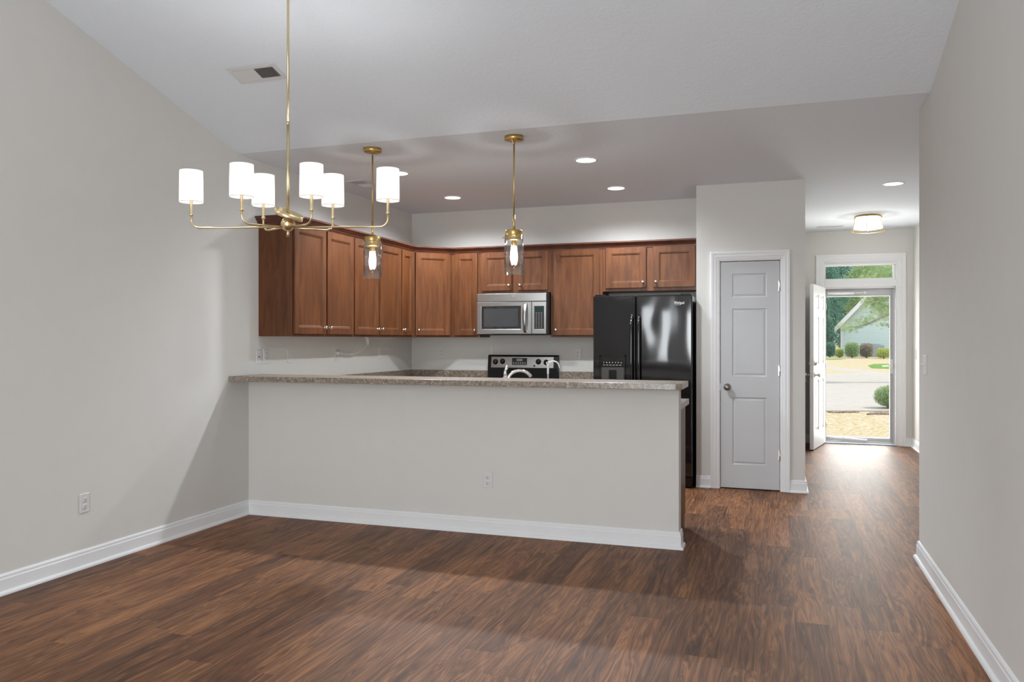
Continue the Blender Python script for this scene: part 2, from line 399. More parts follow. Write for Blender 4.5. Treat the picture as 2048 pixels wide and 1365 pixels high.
    def panel_slab(s, w, h, t, panels, prof, m=0, both=False, pm=None):
        # slab x 0..w, z 0..h, front y=0 (faces -y), back y=t ; panels rects ; prof [(inset, depth)]
        xs = sorted({0, w, *[p[0] for p in panels], *[p[2] for p in panels]})
        zs = sorted({0, h, *[p[1] for p in panels], *[p[3] for p in panels]})
        e = 0.003
        def face(yf, flip):
            sg = -1 if flip else 1
            for i in range(len(xs) - 1):
                for j in range(len(zs) - 1):
                    x0, x1, z0, z1 = xs[i], xs[i + 1], zs[j], zs[j + 1]
                    cx, cz = (x0 + x1) / 2, (z0 + z1) / 2
                    if any(p[0] < cx < p[2] and p[1] < cz < p[3] for p in panels): continue
                    if x0 == 0: x0 = e
                    if x1 == w: x1 = w - e
                    if z0 == 0: z0 = e
                    if z1 == h: z1 = h - e
                    q = [(x0, yf, z0), (x1, yf, z0), (x1, yf, z1), (x0, yf, z1)]
                    s.add(q if not flip else q[::-1], [(0, 1, 2, 3)], m)
            for p in panels:
                loops = [(0, 0)] + prof; vs = []
                for ins, dp in loops:
                    y = yf + sg * dp
                    vs += [(p[0] + ins, y, p[1] + ins), (p[2] - ins, y, p[1] + ins), (p[2] - ins, y, p[3] - ins), (p[0] + ins, y, p[3] - ins)]
                fs = []
                for a in range(len(loops) - 1):
                    for k in range(4):
                        k2 = (k + 1) % 4; f = (a * 4 + k, a * 4 + k2, a * 4 + 4 + k2, a * 4 + 4 + k)
                        fs.append(f[::-1] if flip else f)
                l = (len(loops) - 1) * 4; f = (l, l + 1, l + 2, l + 3)
                s.add(vs, fs, m); s.add(vs[l:], [(0, 1, 2, 3) if not flip else (3, 2, 1, 0)], m if pm is None else pm)
        face(0, False)
        if both: face(t, True)
        else: s.add([(e, t, e), (w - e, t, e), (w - e, t, h - e), (e, t, h - e)], [(3, 2, 1, 0)], m)
        A = [(e, 0, e), (w - e, 0, e), (w - e, 0, h - e), (e, 0, h - e)]
        B = [(0, e, 0), (w, e, 0), (w, e, h), (0, e, h)]
        D = [(0, t - e, 0), (w, t - e, 0), (w, t - e, h), (0, t - e, h)]
        E2 = [(e, t, e), (w - e, t, e), (w - e, t, h - e), (e, t, h - e)]
        for P, Q in ((A, B), (B, D), (D, E2)):
            s.add(P + Q, [(k, k + 4, (k + 1) % 4 + 4, (k + 1) % 4) for k in range(4)], m)
        return s
    def xf(s, mtx):
        s.v = [tuple(mtx @ Vector(p)) for p in s.v]; return s
    def build(s, name, mats, parent=None, bevel=0, loc=None, rot=None, seg=2):
        me = bpy.data.meshes.new(name); me.from_pydata(s.v, [], s.f)
        if not isinstance(mats, (list, tuple)): mats = [mats]
        for x in mats: me.materials.append(M[x] if isinstance(x, str) else x)
        for i, p in enumerate(me.polygons): p.material_index = s.m[i]; p.use_smooth = s.s[i]
        bm = bmesh.new(); bm.from_mesh(me); bmesh.ops.remove_doubles(bm, verts=bm.verts, dist=1e-5)
        bmesh.ops.recalc_face_normals(bm, faces=bm.faces); bm.to_mesh(me); bm.free(); me.update()
        o = bpy.data.objects.new(name, me); C.objects.link(o)
        if parent is not None: o.parent = parent
        if loc is not None: o.location = loc
        if rot is not None: o.rotation_euler = rot
        if bevel:
            b = o.modifiers.new('edge', 'BEVEL'); b.width = bevel; b.segments = seg; b.limit_method = 'ANGLE'; b.angle_limit = 0.6
        return o
def thing(name, label, cat, loc=(0, 0, 0), rz=0, group=None):
    o = bpy.data.objects.new(name, None); C.objects.link(o); o.location = loc; o.rotation_euler = (0, 0, rz)
    o.empty_display_size = 0.1
    return tag(o, label, cat, group)
def tag(o, label, cat=None, group=None):
    o['label'] = label
    if cat: o['category'] = cat
    if group: o['group'] = group
    return o
def struct(o, label=None):
    o['kind'] = 'structure'
    if label: o['label'] = label
    return o
def copy_tree(o, parent=None):
    c = o.copy(); C.objects.link(c)
    if parent is not None: c.parent = parent
    for ch in list(o.children): copy_tree(ch, c)
    return c
def textobj(txt, name, size, m, parent, loc, rot, ext=0.0006, shear=0.0, sx=1.0, offset=0.0):
    cu = bpy.data.curves.new(name, 'FONT'); cu.body = txt; cu.size = size; cu.extrude = ext; cu.align_x = 'CENTER'; cu.shear = shear
    cu.offset = offset
    cu.materials.append(M[m]); o = bpy.data.objects.new(name, cu); C.objects.link(o)
    me = bpy.data.meshes.new_from_object(o); me.materials.clear(); me.materials.append(M[m])
    bpy.data.objects.remove(o); o = bpy.data.objects.new(name, me); C.objects.link(o)
    o.parent = parent; o.location = loc; o.rotation_euler = rot; o.scale = (sx, 1, 1); return o
def arc(c, r, a0, a1, n, u, v):
    c, u, v = Vector(c), Vector(u), Vector(v)
    return [c + (u * math.cos(a0 + (a1 - a0) * i / n) + v * math.sin(a0 + (a1 - a0) * i / n)) * r for i in range(n + 1)]

# ------------------------------------------------------------------ room constants
H = 2.74            # flat ceiling
YB = 2.873          # kitchen back wall
YPN = 2.23          # pantry face
XP1, XP2 = 3.16, 4.09
XR = 4.68           # right wall of the dining side
YE = 0.247          # end of that wall
XF = 5.473          # foyer right wall
YD = 5.868          # front wall (inside face)
YF = -0.125         # where the vault starts
YK = -7.3           # wall behind the camera
SL = 0.292
YRG = -3.75; HR = H + SL * (YF - YRG)
def vz(y):
    if y >= YF: return H
    if y >= YRG: return H + SL * (YF - y)
    return HR - SL * (YRG - y)

# floor
b = MB(); b.box((-0.15, YK - 0.15, -0.1), (XF + 0.15, YD + 0.12, 0)); struct(b.build('floor', 'floor'), 'dark walnut plank floor')
# walls
T = 0.12
def yzwall(name, x0, x1, y0, y1, label, mt='wall'):
    ys = [y0] + [y for y in (YRG, YF) if y0 < y < y1] + [y1]
    pts = [(y0, 0), (y1, 0)] + [(y, vz(y) + 0.02) for y in reversed(ys)]
    return struct(MB().prism(pts, x0, x1, 0).build(name, mt), label)
yzwall('wall_left', -T, 0, YK - T, YB + T, 'plain left wall running from dining area into the kitchen')
yzwall('wall_right', XR, XR + T, YK - T, YE, 'plain wall on the right ending at the foyer')
struct(MB().box((0, YB, 0), (XP1, YB + T, H + 0.02)).build('wall_kitchen', 'wall'), 'back wall of the kitchen behind cabinets')
# pantry block: front wall with door opening, both side walls
PD0, PD1, PDH = 3.373, 3.879, 2.04
b = MB()
b.box((XP1, YPN, 0), (PD0 - 0.02, YPN + T, H + 0.02)); b.box((PD1 + 0.02, YPN, 0), (XP2, YPN + T, H + 0.02))
b.box((PD0 - 0.02, YPN, PDH + 0.03), (PD1 + 0.02, YPN + T, H + 0.02))
b.box((XP1, YPN + T, 0), (XP1 + 0.1, YB + T, H + 0.02))
b.box((XP1 + 0.1, YB, 0), (XP2 - 0.1, YB + T, H + 0.02))
struct(b.build('wall_pantry', 'wall'), 'wall of the pantry closet around its narrow door')
struct(MB().box((XP2 - 0.1, YPN + T, 0), (XP2, YD + T, H + 0.02)).build('wall_hall', 'wall'), 'left wall of the hallway beyond the pantry corner')
struct(MB().box((XR + T, YE - T, 0), (XF + T, YE, H + 0.02)).build('wall_foyer_return', 'wall'), 'short wall joining right wall and foyer')
struct(MB().box((XF, YE, 0), (XF + T, YD + T, H + 0.02)).build('wall_foyer', 'wall'), 'right wall of the foyer')
DX0, DX1 = 4.43, 5.30      # entry opening
b = MB(); b.box((XP2, YD, -0.1), (DX0, YD + T, H + 0.02)); b.box((DX1, YD, -0.1), (XF, YD + T, H + 0.02))
b.box((DX0, YD, 2.345), (DX1, YD + T, H + 0.02))
struct(b.build('wall_entry', 'wall'), 'wall around the open front door')
# wall behind the camera with its openings
b = MB()
yk0, yk1 = YK - T, YK
ht = vz(YK) + 0.02
b.box((0, yk0, 0), (1.2, yk1, ht)); b.box((1.2, yk0, 0), (1.33, yk1, 2.42)); b.box((1.87, yk0, 0), (2.2, yk1, 2.42)); b.box((3.9, yk0, 0), (XR, yk1, ht))
b.box((1.33, yk0, 0), (1.87, yk1, 0.8)); b.box((1.33, yk0, 2.1), (1.87, yk1, 2.42)); b.box((2.2, yk0, 2.06), (3.6, yk1, 2.42)); b.box((3.6, yk0, 2.06), (3.9, yk1, ht))
b.box((1.2, yk0, 3.08), (3.6, yk1, ht + 0.0)) if ht > 3.1 else None
struct(b.build('wall_behind', 'wall'), 'wall opposite the kitchen with window and patio door')
# ceilings
struct(MB().box((-T, YF, H), (XF + T, YD + T, H + 0.1)).build('ceiling', 'ceiling'), 'flat ceiling over kitchen, hall and foyer')
pts = [(YF, H), (YRG, HR), (YK - T, vz(YK - T)), (YK - T, vz(YK - T) + 0.12), (YRG, HR + 0.12), (YF, H + 0.12)]
struct(MB().prism(pts, -T, XR + T, 0).build('ceiling_vaulted', 'ceiling'), 'sloped ceiling over the dining area')

# bar half wall
XE = 3.262
struct(MB().box((0, 0, 0), (XE, 0.115, 1.029)).build('wall_bar', 'wall', bevel=0.003), 'half wall carrying the breakfast bar')

# baseboards
BP = [(0, 0), (0.030, 0), (0.029, 0.010), (0.024, 0.017), (0.015, 0.020), (0.0145, 0.080), (0.011, 0.086), (0.011, 0.098), (0.006, 0.106), (0.0, 0.108)]
def base(name, path, side=1, label=None):
    return struct(MB().sweep(path, BP, lambda x, y, v: (x, y, v), side=side).build(name, 'trim'), label)
base('baseboard_left', [(0, YK), (0, 0)], 1, 'white baseboard along the left wall')
base('baseboard_bar', [(0, 0), (XE, 0), (XE, 0.115)], 1, 'white baseboard along the bar half wall')
base('baseboard_right', [(XR, YK), (XR, YE), (XF, YE)], -1, 'white baseboard along the right wall')
base('baseboard_pantry_left', [(XP1, YPN), (PD0 - 0.085, YPN)], 1, 'short baseboard between refrigerator and pantry door')
base('baseboard_pantry_right', [(PD1 + 0.085, YPN), (XP2, YPN), (XP2, YD), (DX0 - 0.14, YD)], 1, 'baseboard at the pantry corner into the hall')
base('baseboard_foyer', [(DX1 + 0.08, YD), (XF, YD), (XF, YE)], 1, 'baseboard in the foyer right corner')

# casings
CP = [(0, 0), (0, 0.011), (0.010, 0.012), (0.014, 0.015), (0.024, 0.015), (0.032, 0.019), (0.052, 0.019), (0.060, 0.022), (0.076, 0.022), (0.078, 0.018), (0.078, 0)]
def casing(name, x0, x1, h, y, cw, label, extra=None):
    k = cw / 0.078
    pr = [(a * k, v) for a, v in CP]
    b = MB().sweep([(x0, 0), (x0, h), (x1, h), (x1, 0)], pr, lambda x, z, v: (x, y - v, z), side=-1)
    if extra: extra(b)
    return struct(b.build(name, 'trim'), label)
def jamb1(b):
    b.box((PD0 - 0.02, YPN - 0.001, 0), (PD0 - 0.003, YPN + T, PDH + 0.03)); b.box((PD1 + 0.003, YPN - 0.001, 0), (PD1 + 0.02, YPN + T, PDH + 0.03))
    b.box((PD0 - 0.02, YPN - 0.001, PDH + 0.004), (PD1 + 0.02, YPN + T, PDH + 0.03))
casing('trim_1', PD0 - 0.008, PD1 + 0.008, PDH + 0.012, YPN, 0.078, 'white moulded casing around the pantry door', jamb1)
def jamb2(b):
    b.box((DX0, YD - 0.001, 0), (DX0 + 0.02, YD + T + 0.03, 2.345)); b.box((DX1 - 0.02, YD - 0.001, 0), (DX1, YD + T + 0.03, 2.345))
    b.box((DX0 + 0.02, YD - 0.001, 2.325), (DX1 - 0.02, YD + T + 0.03, 2.345))
    b.box((DX0 + 0.02, YD - 0.006, 2.025), (DX1 - 0.02, YD + T, 2.095))
    b.box((DX0 + 0.02, YD + 0.05, 2.0), (DX1 - 0.02, YD + 0.07, 2.03))
casing('trim_2', DX0 + 0.004, DX1 - 0.006, 2.335, YD, 0.10, 'white casing around front door and transom', jamb2)

# ------------------------------------------------------------------ doors
DPROF = [(0.004, 0.0), (0.010, 0.007), (0.016, 0.008), (0.030, 0.003), (0.034, 0.0025)]
def hinge(parent, x, z, y):
    MB().box((x - 0.012, y, z - 0.045), (x + 0.012, y + 0.002, z + 0.045)).tube([(x, y - 0.004, z - 0.046), (x, y - 0.004, z + 0.046)], 0.006, 10).build('hinge', 'nickel', parent)
dw = PD1 - PD0
p = [(0.098, 1.715 - 0.008, 0.098 + 0.302, 1.933 - 0.008), (0.098, 0.999, 0.40, 1.612), (0.10, 0.208, 0.402, 0.818)]
d = MB().panel_slab(dw, PDH - 0.010, 0.035, p, DPROF, both=True).build('door_1', 'door', loc=(PD0, YPN + 0.004, 0.008))
struct(d, 'narrow white three-panel pantry door')
for z in (1.806, 1.057, 0.308): hinge(d, dw + 0.001, z, -0.002)
kb = MB().lathe([(0.0325, 0), (0.0325, 0.003), (0.029, 0.006), (0.012, 0.009), (0.0105, 0.026), (0.014, 0.031), (0.026, 0.036), (0.030, 0.046), (0.029, 0.056), (0.021, 0.064), (0.0, 0.067)], 28, mtx=Matrix.Rotation(PI / 2, 4, 'X'))
kb.build('knob', 'pewter', d, loc=(0.060, 0, 0.905))
MB().box((-0.0035, -0.002, 0.875), (0.001, 0.006, 0.935)).build('latch_plate', 'pewter', d)

# open front door leaf, hinged on the left jamb
LW = 0.815
ang = math.atan2(-0.773, -0.171)
leaf_panels = []
for x0, x1 in ((0.115, 0.375), (0.44, 0.70)):
    leaf_panels += [(x0, 1.70, x1, 1.90), (x0, 1.02, x1, 1.62), (x0, 0.20, x1, 0.84)]
leaf = MB().panel_slab(LW, 2.0, 0.045, leaf_panels, [(0.006, 0.0), (0.016, 0.012), (0.024, 0.013), (0.05, 0.004), (0.054, 0.003)], both=True).build('door_2', 'trim')
leaf.location = (4.408, YD - 0.002, 0.012); leaf.rotation_euler = (0, 0, ang)
struct(leaf, 'white six-panel front door standing open')
# local: x from hinge to free edge; slab y 0..0.045 ; which side faces the room centre?
def entry_knob(z, deadbolt=False):
    for sg, yy in ((-1, 0), (1, 0.045)):
        mt = Matrix.Translation((LW - 0.065, yy, z)) @ Matrix.Rotation(PI / 2 * (1 if sg < 0 else -1), 4, 'X')
        if deadbolt: MB().lathe([(0.028, 0), (0.028, 0.008), (0.022, 0.016), (0.018, 0.03), (0, 0.032)], 24, mtx=mt).build('deadbolt', 'nickel', leaf)
        else: MB().lathe([(0.033, 0), (0.033, 0.004), (0.013, 0.010), (0.011, 0.03), (0.022, 0.040), (0.027, 0.052), (0.024, 0.064), (0, 0.070)], 24, mtx=mt).build('knob', 'nickel', leaf)
    MB().box((LW - 0.001, 0.010, z - 0.03), (LW + 0.0015, 0.035, z + 0.03)).build('latch_plate', 'nickel', leaf)
entry_knob(0.90); entry_knob(1.04, True)
MB().box((0.02, 0.002, -0.010), (LW, 0.043, 0.001)).build('door_sweep', 'rubber', leaf)
for z in (0.25, 1.0, 1.78):
    MB().tube([(0.0, 0.05, z - 0.05), (0.0, 0.05, z + 0.05)], 0.006, 10).build('hinge', 'nickel', leaf)

# keys hanging from the outer knob of the open door
ld = Vector((math.cos(ang), math.sin(ang), 0)); ln = Vector((-math.sin(ang), math.cos(ang), 0))
kp = leaf.location + ld * (LW - 0.065) - ln * 0.052 + Vector((0, 0, 0.90))
t = thing('key_ring', 'small bunch of keys hanging from the outer knob of the open front door', 'keys', kp, ang)
MB().tube([(0.016 * math.cos(2 * PI * k / 20), 0, 0.016 * math.sin(2 * PI * k / 20) - 0.020) for k in range(21)], 0.0015, 8, cap=False).build('ring', 'nickel', t)
for k, a in enumerate((-0.35, 0.0, 0.3)):
    MB().lathe([(0.011, -0.001), (0.012, 0), (0.011, 0.001)], 16, mtx=Matrix.Rotation(PI / 2, 4, 'X')).box((-0.003, -0.001, -0.045), (0.003, 0.001, -0.008)).box((0.003, -0.001, -0.042), (0.006, 0.001, -0.030)).build('key', 'plate', t, loc=(0.004 * (k - 1), 0.003 * (k - 1), -0.045), rot=(0, a, 0))

# storm door
ys = 6.0
sx0, sx1, sz0, sz1 = DX0 + 0.022, DX1 - 0.022, 0.03, 2.022
gx0, gx1, gz0, gz1 = 4.466, 5.222, 0.075, 1.90
b = MB()
b.prism([(sx0, sz0), (sx1, sz0), (sx1, sz1), (sx0, sz1)], ys, ys, 1) if False else None
b.box((sx0, ys - 0.018, sz0), (gx0, ys + 0.018, sz1)); b.box((gx1, ys - 0.018, sz0), (sx1, ys + 0.018, sz1))
b.box((gx0, ys - 0.018, sz0), (gx1, ys + 0.018, gz0)); b.box((gx0, ys - 0.018, gz1), (gx1, ys + 0.018, sz1))
b.box((gx1, ys - 0.026, sz0), (gx1 + 0.012, ys - 0.018, sz1)); b.box((gx0, ys - 0.022, gz1), (gx1, ys - 0.018, gz1 + 0.012))
sd = struct(b.build('door_3', 'alu', bevel=0.002), 'grey aluminium storm door with full glass')
MB().box((DX1 - 0.024, YD + 0.002, 0.03), (DX1 - 0.0205, ys - 0.019, 2.02)).box((DX1 - 0.045, ys - 0.045, 0.03), (DX1 - 0.024, ys - 0.0265, 2.02)).box((DX0 + 0.0205, YD + 0.06, 0.03), (DX0 + 0.024, ys - 0.019, 2.02)).build('frame', 'alu', sd)  # includes thin grey liners added over the jambs to dull the lamplight there
MB().box((gx0, ys - 0.003, gz0), (gx1, ys + 0.003, gz1)).build('glass_pane', 'glass', sd)
b = MB().box((5.232, ys - 0.034, 0.90), (5.258, ys - 0.022, 1.09))
b.tube([(5.245, ys - 0.035, 1.01), (5.245, ys - 0.075, 1.01), (5.225, ys - 0.082, 1.01), (5.13, ys - 0.075, 1.005)], [0.008, 0.008, 0.008, 0.006], 10)
b.build('handle', 'nickel', sd, bevel=0.002)
b = MB().tube([(4.50, ys - 0.05, 1.945), (4.80, ys - 0.05, 1.945)], 0.016, 14); b.tube([(4.80, ys - 0.05, 1.945), (4.93, ys - 0.05, 1.945)], 0.005, 8); b.box((4.92, ys - 0.055, 1.93), (4.94, ys - 0.018, 1.96)); b.box((4.485, ys - 0.055, 1.93), (4.505, ys - 0.018, 1.96))
b.build('closer', 'trim', sd)
b = MB().tube([(4.66, ys - 0.05, 0.065), (4.95, ys - 0.05, 0.045)], 0.013, 14); b.ball((4.66, ys - 0.05, 0.066), 0.018, 16, sc=(1.4, 1, 1)); b.tube([(4.52, ys - 0.05, 0.072), (4.66, ys - 0.05, 0.065)], 0.005, 8)
b.box((4.51, ys - 0.055, 0.06), (4.53, ys - 0.018, 0.085)); b.box((4.935, ys - 0.055, 0.035), (4.955, ys - 0.018, 0.06))
b.build('closer', 'trim', sd)
struct(MB().box((DX0, YD - 0.01, 0), (DX1, YD + T + 0.06, 0.014)).box((DX0 + 0.02, ys - 0.06, 0.012), (DX1 - 0.02, ys + 0.03, 0.03)).build('trim_3', 'alu', bevel=0.003), 'grey threshold under the front door')
struct(MB().box((DX0 + 0.02, YD - 0.022, 0.0), (DX1 - 0.02, YD - 0.010, 0.006)).build('trim_4', 'blue_tape'), 'thin blue strip along the threshold')
tag(MB().box((-0.009, -0.014, -0.035), (0.009, 0, 0.035)).build('door_sensor', 'trim', bevel=0.003, loc=(5.318, YD - 0.019, 1.972)), 'small white contact sensor on the front door casing', 'sensor')

# transom
b = MB(); tx0, tx1, tz0, tz1 = 4.475, 5.215, 2.125, 2.29
b.box((DX0 + 0.02, YD + 0.03, 2.095), (DX1 - 0.02, YD + 0.07, tz0)); b.box((DX0 + 0.02, YD + 0.03, tz1), (DX1 - 0.02, YD + 0.07, 2.325))
b.box((DX0 + 0.02, YD + 0.03, tz0), (tx0 - 0.02, YD + 0.07, tz1)); b.box((tx1 + 0.035, YD + 0.03, tz0), (DX1 - 0.02, YD + 0.07, tz1))
b.box((DX0 + 0.0205, YD + 0.0, 2.298), (DX1 - 0.0205, YD + 0.03, 2.3245))
win = struct(b.build('window_1', 'trim', bevel=0.002), 'transom window above the front door')
MB().box((tx0 - 0.02, YD + 0.046, tz0), (tx1 + 0.035, YD + 0.052, tz1)).build('glass_pane', 'glass', win)
# window and patio door behind the camera
def frame_win(name, x0, x1, z0, z1, mull, label):
    b = MB(); f = 0.05
    b.box((x0, YK - 0.1, z0), (x0 + f, YK - 0.03, z1)); b.box((x1 - f, YK - 0.1, z0), (x1, YK - 0.03, z1))
    b.box((x0 + f, YK - 0.1, z0), (x1 - f, YK - 0.03, z0 + f)); b.box((x0 + f, YK - 0.1, z1 - f), (x1 - f, YK - 0.03, z1))
    for q in mull: b.box((q - 0.025, YK - 0.1, z0 + f), (q + 0.025, YK - 0.03, z1 - f))
    o = struct(b.build(name, 'trim'), label)
    MB().box((x0 + f, YK - 0.07, z0 + f), (x1 - f, YK - 0.064, z1 - f)).build('glass_pane', 'glass', o)
frame_win('window_2', 1.33, 1.87, 0.8, 2.1, [], 'window in the wall opposite the kitchen')
frame_win('door_4', 2.2, 3.9, 0, 2.06, [3.05], 'glazed patio door opposite the kitchen')
frame_win('window_3', 1.2, 3.6, 2.42, 3.08, [2.4], 'high window opposite the kitchen')

# ------------------------------------------------------------------ kitchen cabinets
CD = 0.305; CZ0, CZ1 = 1.365, 2.27
FPROF = [(0.002, 0.002), (0.007, 0.0025), (0.009, 0.006), (0.013, 0.0065), (0.017, 0.011), (0.020, 0.0115)]
def cab_knob(parent, x, z):
    MB().lathe([(0.009, 0), (0.009, 0.002), (0.005, 0.004), (0.0045, 0.012), (0.009, 0.015), (0.0145, 0.019), (0.0145, 0.023), (0.009, 0.027), (0, 0.028)], 20,
               mtx=Matrix.Translation((x, 0, z)) @ Matrix.Rotation(PI / 2, 4, 'X')).build('knob', 'nickel', parent)
def cab_door(parent, x0, x1, z0, z1, kx=None, kz=None, fr=0.052):
    w_, h_ = x1 - x0, z1 - z0
    d = MB().panel_slab(w_, h_, 0.019, [(fr, fr, w_ - fr, h_ - fr)], FPROF).build('door', 'wood', parent, loc=(x0, -0.0195, z0))
    if kx is not None: cab_knob(d, kx, kz)
    return d
def face_frame_cabinet(name, label, loc, rz, wd, z0, z1, doors, group, dep=CD, cat='cabinet'):
    # local: x along the width, front frame at y=0, back at y=dep
    t = thing(name, label, cat, (loc[0], loc[1], z0), rz, group)
    h = z1 - z0
    MB().box((0.0005, 0.0, 0), (wd - 0.0005, dep - 0.001, h)).build('carcass', 'wood', t, bevel=0.0015)
    for (a, c, e, f, side) in doors:
        ww = c - a
        kx = None if side is None else (0.027 if side == 'L' else ww - 0.027)
        cab_door(t, a, c, e - z0, f - z0, kx, 0.055)
    return t
G1 = 'upper cabinets on the left wall'; G2 = 'upper cabinets on the back wall'
DZ0, DZ1 = 1.383, 2.236
y0 = 0.124
face_frame_cabinet('wall_cabinet', 'brown wall cabinet nearest the dining area with exposed end panel and two doors', (CD, 0.124), PI / 2, 0.922, CZ0, CZ1,
                   [(0.012, 0.463, DZ0, DZ1, 'R'), (0.486, 0.911, DZ0, DZ1, 'L')], G1)
face_frame_cabinet('wall_cabinet', 'second brown two-door wall cabinet on left wall, behind the small glass pendant', (CD, 1.046), PI / 2, 0.930, CZ0, CZ1,
                   [(0.016, 0.451, DZ0, DZ1, 'R'), (0.481, 0.919, DZ0, DZ1, 'L')], G1)
face_frame_cabinet('wall_cabinet', 'narrow single-door wall cabinet on left wall next to the corner cabinet', (CD, 1.976), PI / 2, 0.287, CZ0, CZ1,
                   [(0.011, 0.262, DZ0, DZ1, 'L')], G1)
# diagonal corner cabinet
t = thing('corner_wall_cabinet', 'diagonal corner wall cabinet with a single angled door', 'cabinet', (0, 0, CZ0), 0, G2)
MB().prism([(0.001, YB - 0.001), (0.001, YB - 0.609), (CD, YB - 0.609), (0.609, YB - CD), (0.609, YB - 0.001)], 0, CZ1 - CZ0, 2).build('carcass', 'wood', t, bevel=0.0015)
p0 = Vector((CD, YB - 0.609)); dl = (Vector((0.609, YB - CD)) - p0).length
dg = MB().panel_slab(dl - 0.05, DZ1 - DZ0, 0.019, [(0.052, 0.052, dl - 0.102, DZ1 - DZ0 - 0.052)], FPROF).build('door', 'wood', t)
dr = Vector((math.cos(PI / 4), math.sin(PI / 4))); nr = Vector((dr.y, -dr.x))
q = p0 + dr * 0.025 + nr * 0.0195
dg.location = (q.x, q.y, DZ0 - CZ0); dg.rotation_euler = (0, 0, PI / 4)
cab_knob(dg, 0.03, 0.055)
YC = YB - CD
face_frame_cabinet('wall_cabinet', 'narrow wall cabinet between corner cabinet and microwave', (0.610, YC), 0, 0.318, CZ0, CZ1, [(0.040, 0.296, DZ0, DZ1, 'R')], G2)
face_frame_cabinet('wall_cabinet', 'short two-door wall cabinet above the microwave', (0.928, YC), 0, 0.765, 1.818, CZ1, [(0.025, 0.352, 1.842, DZ1, 'R'), (0.417, 0.737, 1.842, DZ1, 'L')], G2)
face_frame_cabinet('wall_cabinet', 'wide single-door wall cabinet between microwave and refrigerator', (1.693, YC), 0, 0.530, CZ0, CZ1, [(0.032, 0.499, DZ0, DZ1, 'L')], G2)
face_frame_cabinet('wall_cabinet', 'short two-door wall cabinet above the refrigerator', (2.223, YC), 0, 0.935, 1.812, CZ1, [(0.033, 0.431, 1.843, DZ1, 'R'), (0.498, 0.896, 1.843, DZ1, 'L')], G2)
# crown
CR = [(0.0, 2.238), (0.006, 2.238), (0.008, 2.250), (0.014, 2.253), (0.018, 2.262), (0.032, 2.275), (0.036, 2.284), (0.046, 2.288), (0.046, 2.302), (0.0, 2.302)]
CR = [(a, v) for a, v in CR]
e = 0.0008
path = [(0.0005, 0.124 - e), (CD + e, 0.124 - e), (CD + e, YB - 0.609), (0.609, YB - CD - e), (XP1 - 0.001, YB - CD - e)]
tag(MB().sweep(path, CR, lambda x, y, v: (x, y, v), side=1).build('crown_molding', 'wood_dark'), 'dark wood crown moulding running along tops of the upper cabinets', 'moulding')

# base cabinets and counters
def base_cab(label, loc, rz, wd, n, group='base cabinets under the counters', dep=0.58):
    t = thing('base_cabinet', label, 'cabinet', (loc[0], loc[1], 0), rz, group)
    MB().box((0.0005, 0.07, 0), (wd - 0.0005, dep - 0.001, 0.1)).box((0.0005, 0, 0.1), (wd - 0.0005, dep - 0.001, 0.875)).build('carcass', 'wood', t)
    dwd = wd / n
    for k in range(n):
        x0 = k * dwd + 0.02; x1 = (k + 1) * dwd - 0.02
        cab_door(t, x0, x1, 0.13, 0.70, (x1 - x0 - 0.03) if k % 2 == 0 else 0.03, 0.52)
        dd = MB().panel_slab(x1 - x0, 0.125, 0.019, [], FPROF).build('drawer', 'wood', t, loc=(x0, -0.0195, 0.725))
        cab_knob(dd, (x1 - x0) / 2, 0.062)
base_cab('base cabinet on back wall between corner and range', (0.62, YB - 0.58), 0, 0.305, 1)
base_cab('base cabinet on back wall between range and refrigerator', (1.712, YB - 0.58), 0, 0.49, 1)
base_cab('long base cabinet run along the left wall', (0.58, 0.72), PI / 2, 1.50, 3)
# peninsula cabinet faces +y
base_cab('base cabinet run behind the breakfast bar with dark end panel', (3.235, 0.115 + 0.515), PI, 2.595, 5, dep=0.514)

def slab_counter(name, label, rects, splash, th=0.038, top=0.914):
    b = MB()
    for x0, y0, x1, y1 in rects: b.box((x0, y0, top - th), (x1, y1, top))
    for x0, y0, x1, y1 in splash: b.box((x0, y0, top), (x1, y1, 1.008))
    return tag(b.build(name, 'counter'), label, 'countertop')
slab_counter('kitchen_countertop', 'brown speckled laminate countertop with backsplash wrapping the kitchen corner',
             [(0.001, 0.117, 1.72, 0.66), (1.72, 0.117, 2.5, 0.27), (1.72, 0.60, 2.5, 0.66), (2.5, 0.117, 3.257, 0.66), (0.001, 0.66, 0.64, YB - 0.001), (0.64, YB - 0.64, 0.925, YB - 0.001)],
             [(0.001, 0.117, 0.02, YB - 0.001), (0.02, YB - 0.02, 0.925, YB - 0.001)])
slab_counter('kitchen_countertop', 'short brown laminate counter section with backsplash between range and refrigerator', [(1.712, YB - 0.64, 2.205, YB - 0.001)], [(1.712, YB - 0.02, 2.205, YB - 0.001)])
# bar top with rounded end corners
pts = [(0.001, 0.165), (0.001, -0.233)]
def cn(cx, cy, r, a0, a1, n=8): return [(cx + r * math.cos(a0 + (a1 - a0) * i / n), cy + r * math.sin(a0 + (a1 - a0) * i / n)) for i in range(n + 1)]
pts = [(0.001, 0.165), (0.001, -0.233)] + cn(3.305 - 0.045, -0.233 + 0.045, 0.045, -PI / 2, 0) + cn(3.305 - 0.015, 0.165 - 0.015, 0.015, 0, PI / 2)
pts = [(x, y) for x, y in pts]
tag(MB().prism(pts, 1.0295, 1.0675, 2).build('bar_countertop', 'counter', bevel=0.003), 'long speckled laminate breakfast bar top on the half wall', 'countertop')
